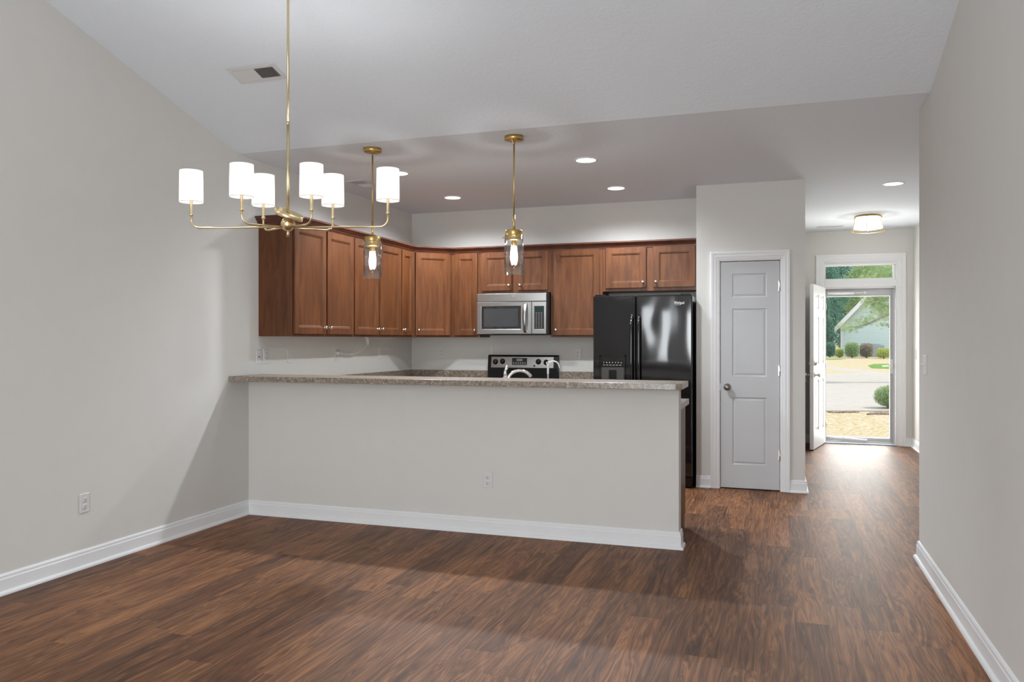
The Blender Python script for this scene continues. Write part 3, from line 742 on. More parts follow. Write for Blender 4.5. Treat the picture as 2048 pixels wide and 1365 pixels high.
# sink
b = MB()
sx0_, sx1_, sy0_, sy1_ = 1.722, 2.498, 0.272, 0.598
for (p_, q_) in (((sx0_, sy0_), (sx0_ + 0.02, sy1_)), ((sx1_ - 0.02, sy0_), (sx1_, sy1_)), ((sx0_ + 0.02, sy0_), (sx1_ - 0.02, sy0_ + 0.02)), ((sx0_ + 0.02, sy1_ - 0.02), (sx1_ - 0.02, sy1_))):
    b.box((*p_, 0.905), (*q_, 0.916))
tag(b.build('kitchen_sink', 'steel', bevel=0.003), 'stainless sink rim set in the counter behind the bar', 'sink')

# faucet
t = thing('kitchen_faucet', 'chrome kitchen faucet with arched spout rising behind the bar top', 'faucet', (2.019, 0.21, 0.914))
MB().lathe([(0.032, 0), (0.032, 0.008), (0.024, 0.014), (0.021, 0.05), (0.021, 0.115), (0.0235, 0.125), (0.0235, 0.150), (0.019, 0.160), (0.012, 0.170), (0, 0.172)], 28).build('body', 'chrome', t)
sp = [Vector((0.012, 0.004, 0.135))]
for i in range(15):
    a = PI - (PI - 0.35) * i / 14
    sp.append(Vector((0.098 + 0.078 * math.cos(a), 0.03 + 0.03 * math.cos(a), 0.135 + 0.068 * math.sin(a))))
MB().tube(sp, [0.0115] * 8 + [0.0115, 0.0115, 0.011, 0.011, 0.012, 0.013, 0.013, 0.012], 16).build('spout', 'chrome', t)
MB().tube([(0, 0, 0.165), (-0.003, 0.0, 0.185), (0.000, 0.0, 0.205), (0.008, 0, 0.222), (0.010, 0, 0.234)], [0.015, 0.011, 0.010, 0.0125, 0.009], 14).ball((0.010, 0, 0.234), 0.0095).build('lever', 'chrome', t)
t = thing('water_filter_tap', 'slim white gooseneck tap beside the chrome faucet', 'faucet', (2.334, 0.21, 0.914))
MB().lathe([(0.016, 0), (0.016, 0.02), (0.009, 0.03), (0, 0.03)], 20).build('base', 'cord', t)
pp = [(0, 0, 0.02), (0, 0, 0.245)] + [tuple(p) for p in arc((0.035, 0.012, 0.245), 0.037, PI, 0.25, 10, (0.94, 0.33, 0), (0, 0, 0.75))][1:] + [(0.078, 0.027, 0.225)]
MB().tube(pp, 0.0048, 10).build('spout', 'cord', t)
MB().box((-0.006, -0.006, 0.185), (0.006, 0.006, 0.225)).tube([(0, 0, 0.238), (-0.012, 0, 0.262), (0.006, 0, 0.27)], 0.004, 8).build('lever', 'cord', t, bevel=0.002)

# ------------------------------------------------------------------ microwave
t = thing('microwave', 'stainless over-range microwave with dark window and vertical handle', 'microwave', (0.935, YB - 0.41, 1.385))
MWW, MWH = 0.752, 0.425
MB().box((0, 0.03, 0), (MWW, 0.409, MWH)).build('body', 'black', t, bevel=0.003)
MB().box((0, 0, MWH - 0.085), (MWW - 0.012, 0.03, MWH - 0.001)).build('vent_grille', 'steel', t, bevel=0.004)
dwid = 0.585
b = MB().panel_slab(dwid, MWH - 0.10, 0.03, [(0.045, 0.045, 0.475, MWH - 0.10 - 0.040)], [(0.004, 0.002), (0.006, 0.005)], pm=1)
dm = b.build('door', ['steel', 'dark_glass'], t, loc=(0, 0, 0.012))
MB().box((0.075, -0.0, 0.075), (0.445, 0.0046, MWH - 0.168)).build('window', 'window_grey', dm)
hp = [(0.522, -0.002, 0.012), (0.522, -0.030, 0.035), (0.522, -0.044, 0.10), (0.522, -0.049, 0.17), (0.522, -0.044, 0.235), (0.522, -0.028, 0.29), (0.522, -0.002, 0.312)]
b = MB()
for i in range(len(hp) - 1):
    (x, ya, za), (_, yb, zb) = hp[i], hp[i + 1]
    b.add([(x - 0.017, ya, za), (x + 0.017, ya, za), (x + 0.017, yb, zb), (x - 0.017, yb, zb), (x - 0.017, ya + 0.011, za), (x + 0.017, ya + 0.011, za), (x + 0.017, yb + 0.011, zb), (x - 0.017, yb + 0.011, zb)],
          [(0, 1, 2, 3), (7, 6, 5, 4), (0, 3, 7, 4), (1, 5, 6, 2)], 0, True)
b.add([(0.505, -0.002, 0.012), (0.539, -0.002, 0.012), (0.539, 0.001, 0.012), (0.505, 0.001, 0.012)], [(0, 1, 2, 3)])
b.build('handle', 'steel', dm)
b = MB().panel_slab(MWW - 0.012 - dwid - 0.004, MWH - 0.10, 0.03, [(0.022, 0.045, 0.128, MWH - 0.145)], [(0.004, 0.002), (0.005, 0.003)], pm=1)
cpn = b.build('control_panel', ['steel', 'dark_glass'], t, loc=(dwid + 0.004, 0, 0.012))
MB().box((0.040, 0.0005, 0.240), (0.110, 0.004, 0.268)).build('display', 'lcd', cpn)
b = MB()
for r in range(8):
    for c in range(3):
        b.box((0.040 + c * 0.027, 0.0018, 0.065 + r * 0.020), (0.052 + c * 0.027, 0.004, 0.072 + r * 0.020))
b.build('keypad', 'pewter', cpn)
b = MB(); 
for k in range(2):
    pts3 = arc((0.395, -0.001, 0.381), 0.02 + 0.006 * k, -2.4 + k * 1.8, 0.4 + k * 1.8, 12, (1, 0, 0), (0, 0, 0.55))
    b.tube(pts3, 0.0014, 6)
b.build('emblem', 'nickel', t)

# ------------------------------------------------------------------ range
t = thing('kitchen_range', 'freestanding range with black backguard and stainless control panel', 'range', (0.937, YB - 0.67, 0))
RW = 0.752
MB().box((0, 0.02, 0.02), (RW, 0.668, 0.895)).build('body', 'black', t, bevel=0.003)
MB().box((-0.003, 0.0, 0.895), (RW + 0.003, 0.60, 0.918)).build('cooktop', 'dark_glass', t, bevel=0.003)
b = MB().prism([(0.600, 0.918), (0.668, 0.918), (0.668, 1.178), (0.630, 1.178), (0.616, 1.165), (0.600, 1.04)], -0.012, RW + 0.012, 0)
bgd = b.build('backguard', 'black', t, bevel=0.004)
import math as _m
tl = math.atan2(0.016, 0.125)
mt = Matrix.Translation((0.028, 0.600, 1.042)) @ Matrix.Rotation(-tl, 4, 'X')
cp = MB().box((0, -0.004, 0), (RW - 0.062, 0.0, 0.118)).xf(mt).build('control_panel', 'steel', bgd, bevel=0.002)
for kx, kz in ((0.048, 0.062), (0.128, 0.067), (0.525, 0.067), (0.610, 0.060)):
    MB().lathe([(0.029, 0), (0.029, 0.003), (0.024, 0.005), (0.022, 0.02), (0.019, 0.024), (0, 0.024)], 24, mtx=mt @ Matrix.Translation((kx, -0.004, kz)) @ Matrix.Rotation(PI / 2, 4, 'X')).box((-0.003, -0.032, -0.019), (0.003, -0.024, 0.019), mtx=mt @ Matrix.Translation((kx, 0, kz))).build('knob', 'black', cp)
dsp = MB().box((0.235, -0.006, 0.030), (0.400, -0.003, 0.104)).xf(mt).build('display', 'display', cp)
b = MB()
for r in range(2):
    for c in range(6): b.box((0.247 + c * 0.025, -0.0075, 0.038 + r * 0.014), (0.260 + c * 0.025, -0.0055, 0.045 + r * 0.014))
b.box((0.285, -0.0075, 0.072), (0.350, -0.0055, 0.095))
b.xf(mt).build('keypad', 'pewter', dsp)
MB().lathe([(0.009, 0), (0.009, 0.008), (0, 0.009)], 16, mtx=mt @ Matrix.Translation((0.482, -0.004, 0.022)) @ Matrix.Rotation(PI / 2, 4, 'X')).build('button', 'black', cp)
for x, y, r in ((0.19, 0.17, 0.1), (0.56, 0.17, 0.085), (0.19, 0.43, 0.085), (0.56, 0.43, 0.1)):
    MB().lathe([(r, 0), (r, 0.0006), (r - 0.004, 0.0006), (r - 0.004, 0)], 32, cap=False).build('burner_ring', 'pewter', t, loc=(x, y, 0.918))
dr_ = MB().panel_slab(RW - 0.01, 0.52, 0.03, [(0.12, 0.12, RW - 0.13, 0.40)], [(0.004, 0.003)], pm=1).build('oven_door', ['steel', 'dark_glass'], t, loc=(0.005, -0.012, 0.24))
MB().tube([(0.06, -0.001, 0.47), (0.06, -0.045, 0.47), (RW - 0.07, -0.045, 0.47), (RW - 0.07, -0.001, 0.47)], 0.011, 12).build('handle', 'steel', dr_)
MB().box((0.005, -0.012, 0.05), (RW - 0.005, 0.02, 0.225)).build('storage_drawer', 'steel', t, bevel=0.003)

# ------------------------------------------------------------------ refrigerator
FX0, FX1, FYF = 2.232, 3.138, 2.105
t = thing('refrigerator', 'black side-by-side refrigerator with long twin handles and ice dispenser', 'refrigerator', (FX0, FYF, 0))
FW = FX1 - FX0
MB().box((0.004, 0.075, 0.02), (FW - 0.004, YB - 0.03 - FYF, 1.735)).build('cabinet', 'black', t, bevel=0.004)
split = 2.630 - FX0
def fdoor(x0, x1, name):
    return MB().box((x0, -0.004, 0.105), (x1, 0.065, 1.745)).build(name, 'gloss_black', t, bevel=0.012, seg=4)
d1 = fdoor(0, split - 0.003, 'door'); d2 = fdoor(split + 0.003, FW, 'door')
d1['label'] = 'left freezer door with dispenser'; d2['label'] = 'right refrigerator door with badge'
for dd, x in ((d1, split - 0.034), (d2, split + 0.034)):
    pz = [(x, -0.008, 0.60), (x, -0.045, 0.63), (x, -0.052, 0.75), (x, -0.052, 1.40), (x, -0.045, 1.53), (x, -0.008, 1.56)]
    b = MB().tube(pz, 0.0135, 14); b.build('handle', 'gloss_black', dd)
MB().box((0.01, 0.02, 0.015), (FW - 0.01, 0.08, 0.098)).build('toe_grille', 'black', t)
for x in (0.06, FW - 0.06): MB().box((x - 0.045, 0.01, 1.7455), (x + 0.045, 0.09, 1.758)).build('hinge_cover', 'black', t, bevel=0.003)
# dispenser
dx0, dx1, dz0_, dz1_ = 0.066, 0.305, 0.80, 1.195
b = MB()
b.box((dx0, -0.016, dz0_), (dx0 + 0.014, -0.004, dz1_)); b.box((dx1 - 0.014, -0.016, dz0_), (dx1, -0.004, dz1_)); b.box((dx0, -0.016, dz1_ - 0.012), (dx1, -0.004, dz1_)); b.box((dx0, -0.016, dz0_), (dx1, -0.004, dz0_ + 0.012))
b.box((dx0 + 0.014, -0.014, 1.085), (dx1 - 0.014, -0.004, dz1_ - 0.012))
dsp = b.build('dispenser', 'gloss_black', d1, bevel=0.002)
MB().box((dx0 + 0.014, -0.0115, dz0_ + 0.012), (dx1 - 0.014, -0.009, 1.085)).build('recess', 'slot', dsp)
MB().box((dx0 + 0.085, -0.02, 0.98), (dx1 - 0.085, -0.0115, 1.06)).build('paddle', 'black', dsp, bevel=0.002)
b = MB()
for k in range(7): b.box((dx0 + 0.034 + k * 0.027, -0.0155, 1.124), (dx0 + 0.041 + k * 0.027, -0.014, 1.131))
for k in range(6): b.box((dx0 + 0.03 + k * 0.030, -0.0155, 1.100), (dx0 + 0.050 + k * 0.030, -0.014, 1.108), m=1)
b.build('keypad', ['plate', 'pewter'], dsp)
textobj('Whirlpool', 'badge', 0.034, 'plate', d2, (3.022 - FX0, -0.0045, 1.660), (PI / 2, 0, 0), ext=0.001, sx=0.64, offset=0.0007)
MB().tube([(2.985 - FX0, -0.005, 1.655), (3.015 - FX0, -0.005, 1.650), (3.04 - FX0, -0.005, 1.655), (3.035 - FX0, -0.005, 1.662)], 0.0012, 6).build('emblem', 'plate', d2)

# ------------------------------------------------------------------ outlets and switches (local: plate faces -y)
def plate(name, label, loc, rz, kind='duplex', wd=0.07, cat='outlet', group=None):
    t = thing(name, label, cat, loc, rz, group)
    pl = MB().panel_slab(wd, 0.115, 0.006, [], []).xf(Matrix.Translation((-wd / 2, -0.006, -0.0575))).build('cover_plate', 'plate', t, bevel=0.0015)
    if kind == 'duplex':
        for z in (-0.0195, 0.0195):
            r = MB().lathe([(0.0168, 0), (0.0168, 0.002), (0.0155, 0.0026), (0, 0.0026)], 24, mtx=Matrix.Translation((0, -0.006, z)) @ Matrix.Rotation(PI / 2, 4, 'X')).build('receptacle', 'plate', t)
            MB().box((-0.0075, -0.0092, z - 0.001), (-0.005, -0.0085, z + 0.008)).box((0.005, -0.0092, z), (0.0075, -0.0085, z + 0.007)).lathe([(0.0028, 0), (0, 0.0004)], 12, mtx=Matrix.Translation((0, -0.0088, z - 0.0085)) @ Matrix.Rotation(PI / 2, 4, 'X')).build('slots', 'slot', r)
    elif kind == 'rocker':
        MB().box((-0.0165, -0.0085, -0.033), (0.0165, -0.006, 0.033)).build('rocker', 'plate', t, bevel=0.001)
    elif kind == 'jack':
        MB().box((-0.006, -0.0075, -0.006), (0.006, -0.006, 0.006)).build('jack', 'slot', t)
    elif kind == 'toggles':
        for x in (-wd / 4, wd / 4):
            MB().box((x - 0.005, -0.007, -0.012), (x + 0.005, -0.006, 0.012)).box((x - 0.0038, -0.022, 0.0), (x + 0.0038, -0.006, 0.009)).build('toggle', 'plate', t, bevel=0.001)
    b = MB()
    return t
GO = 'white outlet plates on the backsplash walls'
L90 = PI / 2
plate('wall_outlet', 'white duplex outlet low on the left wall above the baseboard', (0, -1.523, 0.378), L90)
plate('wall_outlet', 'white duplex outlet on the front of the bar half wall', (1.963, 0, 0.370), 0)
plate('cable_jack', 'white plate with one small dark jack over the bar end', (0, 0.125, 1.204), L90, 'jack', cat='wall plate')
plate('wall_outlet', 'white duplex outlet right beside the jack plate under cabinets', (0, 0.218, 1.205), L90)
plate('light_switch', 'white rocker switch plate under the first upper cabinet', (0, 0.541, 1.200), L90, 'rocker', cat='switch')
plate('wall_outlet', 'white duplex outlet with the under-cabinet light cord plugged in', (0, 1.284, 1.195), L90)
plate('light_switch', 'white rocker switch plate on left wall near the kitchen corner', (0, 2.118, 1.197), L90, 'rocker', cat='switch')
plate('wall_outlet', 'white duplex outlet on back wall left of the range', (0.366, YB, 1.196), 0)
plate('wall_outlet', 'white duplex outlet on back wall between range and refrigerator', (1.899, YB, 1.188), 0)
plate('light_switch', 'white double toggle switch plate on the wall at right', (XR, 0.035, 1.190), -L90, 'toggles', 0.115, cat='switch')
plate('light_switch', 'small white switch plate on foyer wall near front door', (XF, 5.66, 1.16), -L90, 'rocker', cat='switch')

# under-cabinet light with its cord
t = thing('under_cabinet_light', 'slim white light bar fixed under left wall cabinets', 'light', (0.10, 1.66, 1.364))
MB().box((-0.02, 0, -0.014), (0.02, 0.62, 0)).build('housing', 'plate', t, bevel=0.002)
MB().box((-0.012, 0.03, -0.0165), (0.012, 0.59, -0.014)).build('lens', 'plate', t)
MB().box((-0.014, 0.02, -0.045), (0.014, 0.055, -0.0165)).box((-0.012, 0.03, -0.075), (0.012, 0.05, -0.045)).build('switch_box', 'plate', t, bevel=0.003)
pts = []
A, B_, D_ = Vector((0, 0.04, -0.072)), Vector((-0.045, -0.10, -0.20)), Vector((-0.072, -0.34, -0.150))
for i in range(17):
    s_ = i / 16; pts.append(A * (1 - s_) ** 2 + B_ * 2 * s_ * (1 - s_) + D_ * s_ ** 2)
MB().tube(pts, 0.0035, 8).build('cord', 'cord', t)
MB().box((-0.090, -0.39, -0.163), (-0.066, -0.335, -0.137)).build('plug', 'cord', t, bevel=0.003)

# ------------------------------------------------------------------ recessed lights
def spot(name, loc, power, parent=None, size=0.06, angle=160, col=(0.90, 0.955, 1.0), blend=0.8):
    l = bpy.data.lights.new(name, 'SPOT'); l.energy = power; l.spot_size = math.radians(angle); l.spot_blend = blend; l.shadow_soft_size = size; l.color = col
    o = bpy.data.objects.new(name, l); C.objects.link(o); o.location = loc
    if parent: o.parent = parent
    return o
def point(name, loc, power, parent=None, size=0.03, col=(1, 0.99, 0.98)):
    l = bpy.data.lights.new(name, 'POINT'); l.energy = power; l.shadow_soft_size = size; l.color = col
    o = bpy.data.objects.new(name, l); C.objects.link(o); o.location = loc
    if parent: o.parent = parent
    return o
CAN_W = 172
t0 = thing('recessed_light', 'x', 'ceiling light', (0.84, 0.875, H), 0, 'round recessed ceiling lights')
MB().lathe([(0.094, 0), (0.094, -0.004), (0.086, -0.008), (0.076, -0.006), (0.074, 0)], 40, cap=False).build('trim_ring', 'trim', t0)
MB().lathe([(0.0, -0.0045), (0.0755, -0.0045)], 40, cap=False, smooth=False).build('lens', 'lens', t0)
spot('lamp', (0, 0, -0.012), CAN_W, t0)
t0['label'] = 'round recessed ceiling light beside the white chandelier shade'
for lab, x, y in (('round recessed ceiling light above the breakfast bar, right of larger pendant', 2.445, 0.90), ('round recessed ceiling light near the range, between the two pendants', 0.83, 2.07),
                  ('round recessed ceiling light in front of the refrigerator', 2.448, 2.10), ('round recessed ceiling light in hallway near the foyer fixture', 4.846, 2.68)):
    c = copy_tree(t0); c.location = (x, y, H); c['label'] = lab
    if x > 4:                      # the hall fixture sits close to a wall and is dimmer
        for ch in c.children:
            if ch.type == 'LIGHT': ch.data = ch.data.copy(); ch.data.energy = 45

# ------------------------------------------------------------------ pendants
def pendant(x, y, label):
    t = thing('pendant_light', label, 'pendant light', (x, y, 0), 0, 'glass pendants over the breakfast bar')
    MB().lathe([(0.0665, H), (0.0665, H - 0.024), (0.063, H - 0.027), (0.016, H - 0.027), (0.016, H - 0.036), (0.006, H - 0.038), (0.006, H - 0.055)], 40).build('canopy', 'brass', t)
    MB().tube([(0, 0, H - 0.05), (0, 0, 2.19)], 0.0052, 14).tube([(0, 0, 2.20), (0, 0, 2.085)], 0.0085, 14).build('rod', 'brass', t)
    MB().lathe([(0.0, 2.092), (0.058, 2.092), (0.060, 2.088), (0.060, 2.055), (0.058, 2.053), (0.052, 2.052), (0.052, 2.027), (0.047, 2.022), (0.0, 2.022)], 40).build('socket_cap', 'brass', t)
    MB().lathe([(0.0, 2.024), (0.018, 2.024), (0.018, 1.985), (0.014, 1.982), (0, 1.982)], 24).build('socket', 'brass', t)
    for k in range(3):
        a = 2 * PI * k / 3 + 0.1 + PI
        c_, s_ = math.cos(a), math.sin(a)
        MB().tube([(0.050 * c_, 0.050 * s_, 2.043), (0.076 * c_, 0.076 * s_, 2.043)], 0.0028, 8).ball((0.078 * c_, 0.078 * s_, 2.043), 0.0052, 12).build('thumb_screw', 'brass', t)
    MB().lathe([(0.0655, 2.056), (0.0655, 1.790), (0.0625, 1.790), (0.0625, 2.056), (0.0655, 2.056)], 48, cap=False).build('glass_shade', 'lamp_glass', t)
    MB().lathe([(0.013, 1.983), (0.0155, 1.965), (0.0165, 1.945), (0.015, 1.91), (0.010, 1.875), (0.004, 1.862), (0, 1.861)], 24).build('bulb', 'bulb', t)
    point('lamp', (0, 0, 1.92), 14, t, 0.03)
    return t
pendant(1.043, 0.05, 'brass pendant with clear glass cylinder in front of the left wall cabinets')
pendant(2.136, 0.05, 'brass pendant with clear glass cylinder in front of the microwave cabinet')

# ------------------------------------------------------------------ chandelier
cx_, cy_ = 1.5116, -1.6950
Fv = Vector((-math.sin(0.3229), math.cos(0.3229), 0)); Rv = Vector((math.cos(0.3229), math.sin(0.3229), 0))
t = thing('chandelier', 'brass chandelier with six white drum shades hanging from long rod', 'chandelier', (cx_, cy_, 0))
ZA = 1.906
ztop = vz(cy_)
MB().tube([(0, 0, 1.94), (0, 0, 2.43)], 0.0075, 16).tube([(0, 0, 2.43), (0, 0, ztop + 0.01)], 0.0063, 16).tube([(0, 0, 2.425), (0, 0, 2.437)], 0.0085, 16).build('rod', 'champagne', t)
MB().ball((0, 0, 1.921), 0.036, 28).build('hub', 'champagne', t)
MB().tube([(0, 0, 1.892), (0, 0, 1.857)], 0.0075, 16).build('finial', 'champagne', t)
ax = (Vector((0, 0, 1)) + Rv * 0.40 - Fv * 0.22).normalized()
rot = ax.to_track_quat('Z', 'Y').to_matrix().to_4x4()
MB().lathe([(0.008, 0), (0.071, 0), (0.0725, 0.002), (0.0725, 0.026), (0.069, 0.026), (0.069, 0.004), (0.008, 0.004), (0.008, 0)], 48, cap=False, mtx=Matrix.Translation((0, 0, 1.958)) @ rot).build('canopy', 'champagne', t)
arms = [(-0.500, 0.026), (-0.192, -0.124), (-0.166, 0.130), (0.150, -0.124), (0.197, 0.130), (0.508, -0.020)]
for la, de in arms:
    v = Rv * la + Fv * de; L_ = v.length; u = v.normalized(); r_ = 0.042
    pts = [u * 0.02 + Vector((0, 0, ZA)), u * (L_ - r_) + Vector((0, 0, ZA))] + arc(u * (L_ - r_) + Vector((0, 0, ZA + r_)), r_, -PI / 2, 0, 8, u, (0, 0, 1))[1:] + [v + Vector((0, 0, 1.972))]
    am = MB().tube(pts, 0.0047, 12).build('arm', 'champagne', t)
    T_ = Matrix.Translation(v)
    MB().lathe([(0.0, 1.966), (0.010, 1.968), (0.011, 1.972), (0.010, 1.976), (0.0078, 1.980), (0.0066, 1.985), (0.0078, 2.045), (0.0078, 2.050), (0, 2.050)], 20, mtx=T_).build('socket_sleeve', 'champagne', am)
    sh_ = MB().lathe([(0.0585, 2.036), (0.0565, 2.196), (0.0553, 2.196), (0.0573, 2.036), (0.0585, 2.036)], 48, cap=False, mtx=T_).build('lamp_shade', 'shade', t)
    b = MB()
    for k in range(3):
        a = 2 * PI * k / 3; b.tube([v + Vector((0.006 * math.cos(a), 0.006 * math.sin(a), 2.048)), v + Vector((0.057 * math.cos(a), 0.057 * math.sin(a), 2.048))], 0.0012, 6)
    b.lathe([(0.0588, 2.0350), (0.0592, 2.0358), (0.0588, 2.0366), (0.0580, 2.0358), (0.0588, 2.0350)], 48, cap=False, mtx=T_)
    b.build('spider', 'pewter', sh_)
    MB().lathe([(0.008, 2.05), (0.013, 2.075), (0.016, 2.10), (0.012, 2.13), (0, 2.15)], 16, mtx=T_).build('bulb', 'bulb', t)
    point('lamp', v + Vector((0, 0, 2.115)), 3.6, t, 0.025)

# ------------------------------------------------------------------ foyer fixture
t = thing('flush_mount_light', 'brass framed flush ceiling light with glowing white drum in the foyer', 'ceiling light', (4.83, 4.60, H))
zt, zb, rt, rb = -0.012, -0.178, 0.146, 0.172
MB().lathe([(0.10, 0), (0.10, -0.012), (rt - 0.02, -0.012), (rt - 0.02, -0.020), (0, -0.020)], 40).build('mounting_plate', 'brass', t)
b = MB()
for z, r, th in ((zt - 0.006, rt, 0.006), (zb, rb, 0.0035)):
    b.lathe([(r - 0.003, z - th), (r, z - th), (r, z + th), (r - 0.003, z + th), (r - 0.003, z - th)], 56, cap=False)
for k in range(6):
    a = 2 * PI * k / 6 + 0.35
    b.tube([(rt * math.cos(a), rt * math.sin(a), zt), (rb * math.cos(a), rb * math.sin(a), zb)], 0.0028, 8)
b.ball((0, 0, zb + 0.01), 0.008)
b.tube([(0, 0, zb + 0.01), (0, 0, zb + 0.03)], 0.003, 8)
b.build('frame', 'brass', t)
M['shade2'] = shade_mat('lit_white_glass', 1.0)
MB().lathe([(0.0, zb + 0.024), (0.135, zb + 0.024), (0.150, zb + 0.034), (0.130, -0.021)], 48, cap=False).build('diffuser', 'shade2', t)
point('lamp', (0, 0, -0.235), 8, t, 0.05)

# ------------------------------------------------------------------ ceiling registers
def register(name, label, loc, rot, wd, dp, mt='plate', half=True):
    # local: x along width, y depth, faces -z
    t = thing(name, label, 'air vent', loc); t.rotation_euler = rot
    b = MB(); f = 0.028
    b.box((-wd / 2, -dp / 2, -0.005), (-wd / 2 + f, dp / 2, 0)); b.box((wd / 2 - f, -dp / 2, -0.005), (wd / 2, dp / 2, 0))
    b.box((-wd / 2 + f, -dp / 2, -0.005), (wd / 2 - f, -dp / 2 + f, 0)); b.box((-wd / 2 + f, dp / 2 - f, -0.005), (wd / 2 - f, dp / 2, 0)); b.box((-0.008, -dp / 2 + f, -0.005), (0.008, dp / 2 - f, 0))
    b.build('frame', mt, t, bevel=0.0015)
    MB().box((-wd / 2 + f, -dp / 2 + f, -0.0012), (wd / 2 - f, dp / 2 - f, -0.0002)).build('duct_opening', 'slot', t)
    b = MB(); n = int((wd - 2 * f) / 0.0125)
    for k in range(n):
        x = -wd / 2 + f + 0.006 + k * 0.0125
        if abs(x) < 0.012: continue
        tl = -0.50 if x < 0 else 0.75
        m4 = Matrix.Translation((x, 0, -0.005)) @ Matrix.Rotation(tl, 4, 'Y')
        b.box((-0.0055, -dp / 2 + f, -0.0006), (0.0055, dp / 2 - f, 0.0006), mtx=m4)
    b.build('louvers', mt, t)
    return t
register('ceiling_register', 'white two-way air register in the sloped ceiling beside chandelier rod', (0.80, -0.98, vz(-0.98) - 0.0008), (-math.atan(SL), 0, 0), 0.345, 0.155)
register('ceiling_register', 'white air register in kitchen ceiling above the left wall cabinets', (0.335, 1.175, H - 0.0008), (0, 0, PI / 2), 0.30, 0.18)
register('ceiling_register', 'slim white air register in the foyer ceiling', (4.48, 5.40, H - 0.0008), (0, 0, 0.0), 0.31, 0.11)

# ------------------------------------------------------------------ outdoors
def gz(D): return -0.12 + 0.01224 * (D - 12)
CAM = Vector((3.8544, -5.1291, 0))
def ep(lat, dep, z=None):
    p_ = CAM + Rv * lat + Fv * dep; return Vector((p_.x, p_.y, gz(dep) if z is None else z))
b = MB(); ds = [11.35, 12, 20, 30, 40, 50, 70, 100]
vs = []; fs = []
for dep in ds:
    for la in (-60, 60): vs.append(ep(la, dep, gz(dep) if dep > 11.5 else -0.13))
for i in range(len(ds) - 1): fs.append((i * 2, i * 2 + 1, i * 2 + 3, i * 2 + 2))
vs += [Vector((-10, YD + 0.14, -0.135)), Vector((25, YD + 0.14, -0.135))]
b = MB().add(vs[:-2], fs)
struct(b.build('ground_lawn', 'straw'), 'dormant tan lawn outside')
struct(MB().box((-8, YD + 0.12, -0.3), (20, YD + 2.2, -0.128)).build('ground_bed', 'straw'), 'dormant lawn beside the doorstep')
def gpoly(name, pts, m, label, dz=0.02):
    # follow the gentle slope: subdivide is not needed, the ground is nearly planar
    n = len(pts); P = [ep(l, d_) for l, d_ in pts]
    up = [p_ + Vector((0, 0, dz)) for p_ in P]; dn = [p_ - Vector((0, 0, 0.05)) for p_ in P]
    fs = [list(range(n)), list(range(2 * n - 1, n - 1, -1))] + [(i, (i + 1) % n, (i + 1) % n + n, i + n) for i in range(n)]
    return struct(MB().add(up + dn, fs).build(name, m), label)
gpoly('driveway', [(-12, 15.6), (30, 15.6), (30, 17), (20, 24), (14.1, 29.7), (14.05, 35.4), (12.5, 37.5), (-14, 39)], 'concrete', 'pale concrete driveway', 0.02)
gpoly('lawn_strip', [(9, 28.5), (11.7, 29.3), (12.8, 29.6), (13.4, 30.2), (12.9, 31.6), (13.3, 33.6), (9, 34.5)], 'straw', 'tan strip of grass between the driveways', 0.022)
gpoly('lawn_green', [(16.2, 36.0), (17.2, 37.6), (19.5, 38.2), (18.5, 34.0), (16.2, 32.6), (15.2, 33.4)], 'green_lawn', 'green patch of lawn with shade put into its colour', 0.012)  # shadow on the grass, painted in as a green ground patch
gpoly('lawn_green', [(16.5, 43.0), (18.0, 43.4), (18.7, 44.3), (17.6, 45.0), (16.5, 45.2)], 'green_lawn', 'green patch of lawn by the hedge', 0.012)
gpoly('ground_mulch', [(6.15, 15.42), (6.4, 15.58), (6.7, 15.52), (6.75, 15.38), (6.5, 15.36), (6.3, 15.32)], 'mulch', 'brown mulch along the driveway edge', 0.022)
gpoly('ground_mulch', [(6.72, 15.0), (6.95, 15.3), (7.3, 15.55), (8.5, 15.6), (8.5, 15.2), (7.6, 14.85), (7.0, 15.05)], 'mulch', 'brown mulch under the round bush', 0.022)
# doorstep and walkway
struct(MB().box((3.6, YD + 0.12, -0.12), (6.2, YD + 1.35, -0.035)).build('walkway', 'concrete', bevel=0.01), 'concrete doorstep and walkway')

def foliage(name, m, blobs, n, size, seed, parent=None, box=False):
    rnd = random.Random(seed); b = MB(); tot = sum(r[0] * r[1] * r[2] for _, r in blobs)
    vs = []; fs = []
    for c, r in blobs:
        k = int(n * r[0] * r[1] * r[2] / tot)
        for _ in range(k):
            while True:
                p_ = Vector((rnd.uniform(-1, 1), rnd.uniform(-1, 1), rnd.uniform(-1, 1)))
                if 0.25 < p_.length < 1: break
            p_ = p_ * (0.8 + 0.2 * rnd.random())
            if box: p_ = p_ * (p_.length / max(1e-3, (p_.x ** 4 + p_.y ** 4 + p_.z ** 4) ** 0.25)) 
            q_ = Vector(c) + Vector((p_.x * r[0], p_.y * r[1], p_.z * r[2]))
            a = Vector((rnd.gauss(0, 1), rnd.gauss(0, 1), rnd.gauss(0, 1))).normalized() * size * rnd.uniform(0.6, 1.3)
            c2 = a.orthogonal().normalized() * size * 0.45
            o = len(vs); vs += [q_ - a, q_ + c2, q_ + a, q_ - c2]; fs.append((o, o + 1, o + 2, o + 3))
    b.add(vs, fs)
    return b.build(name, m, parent)
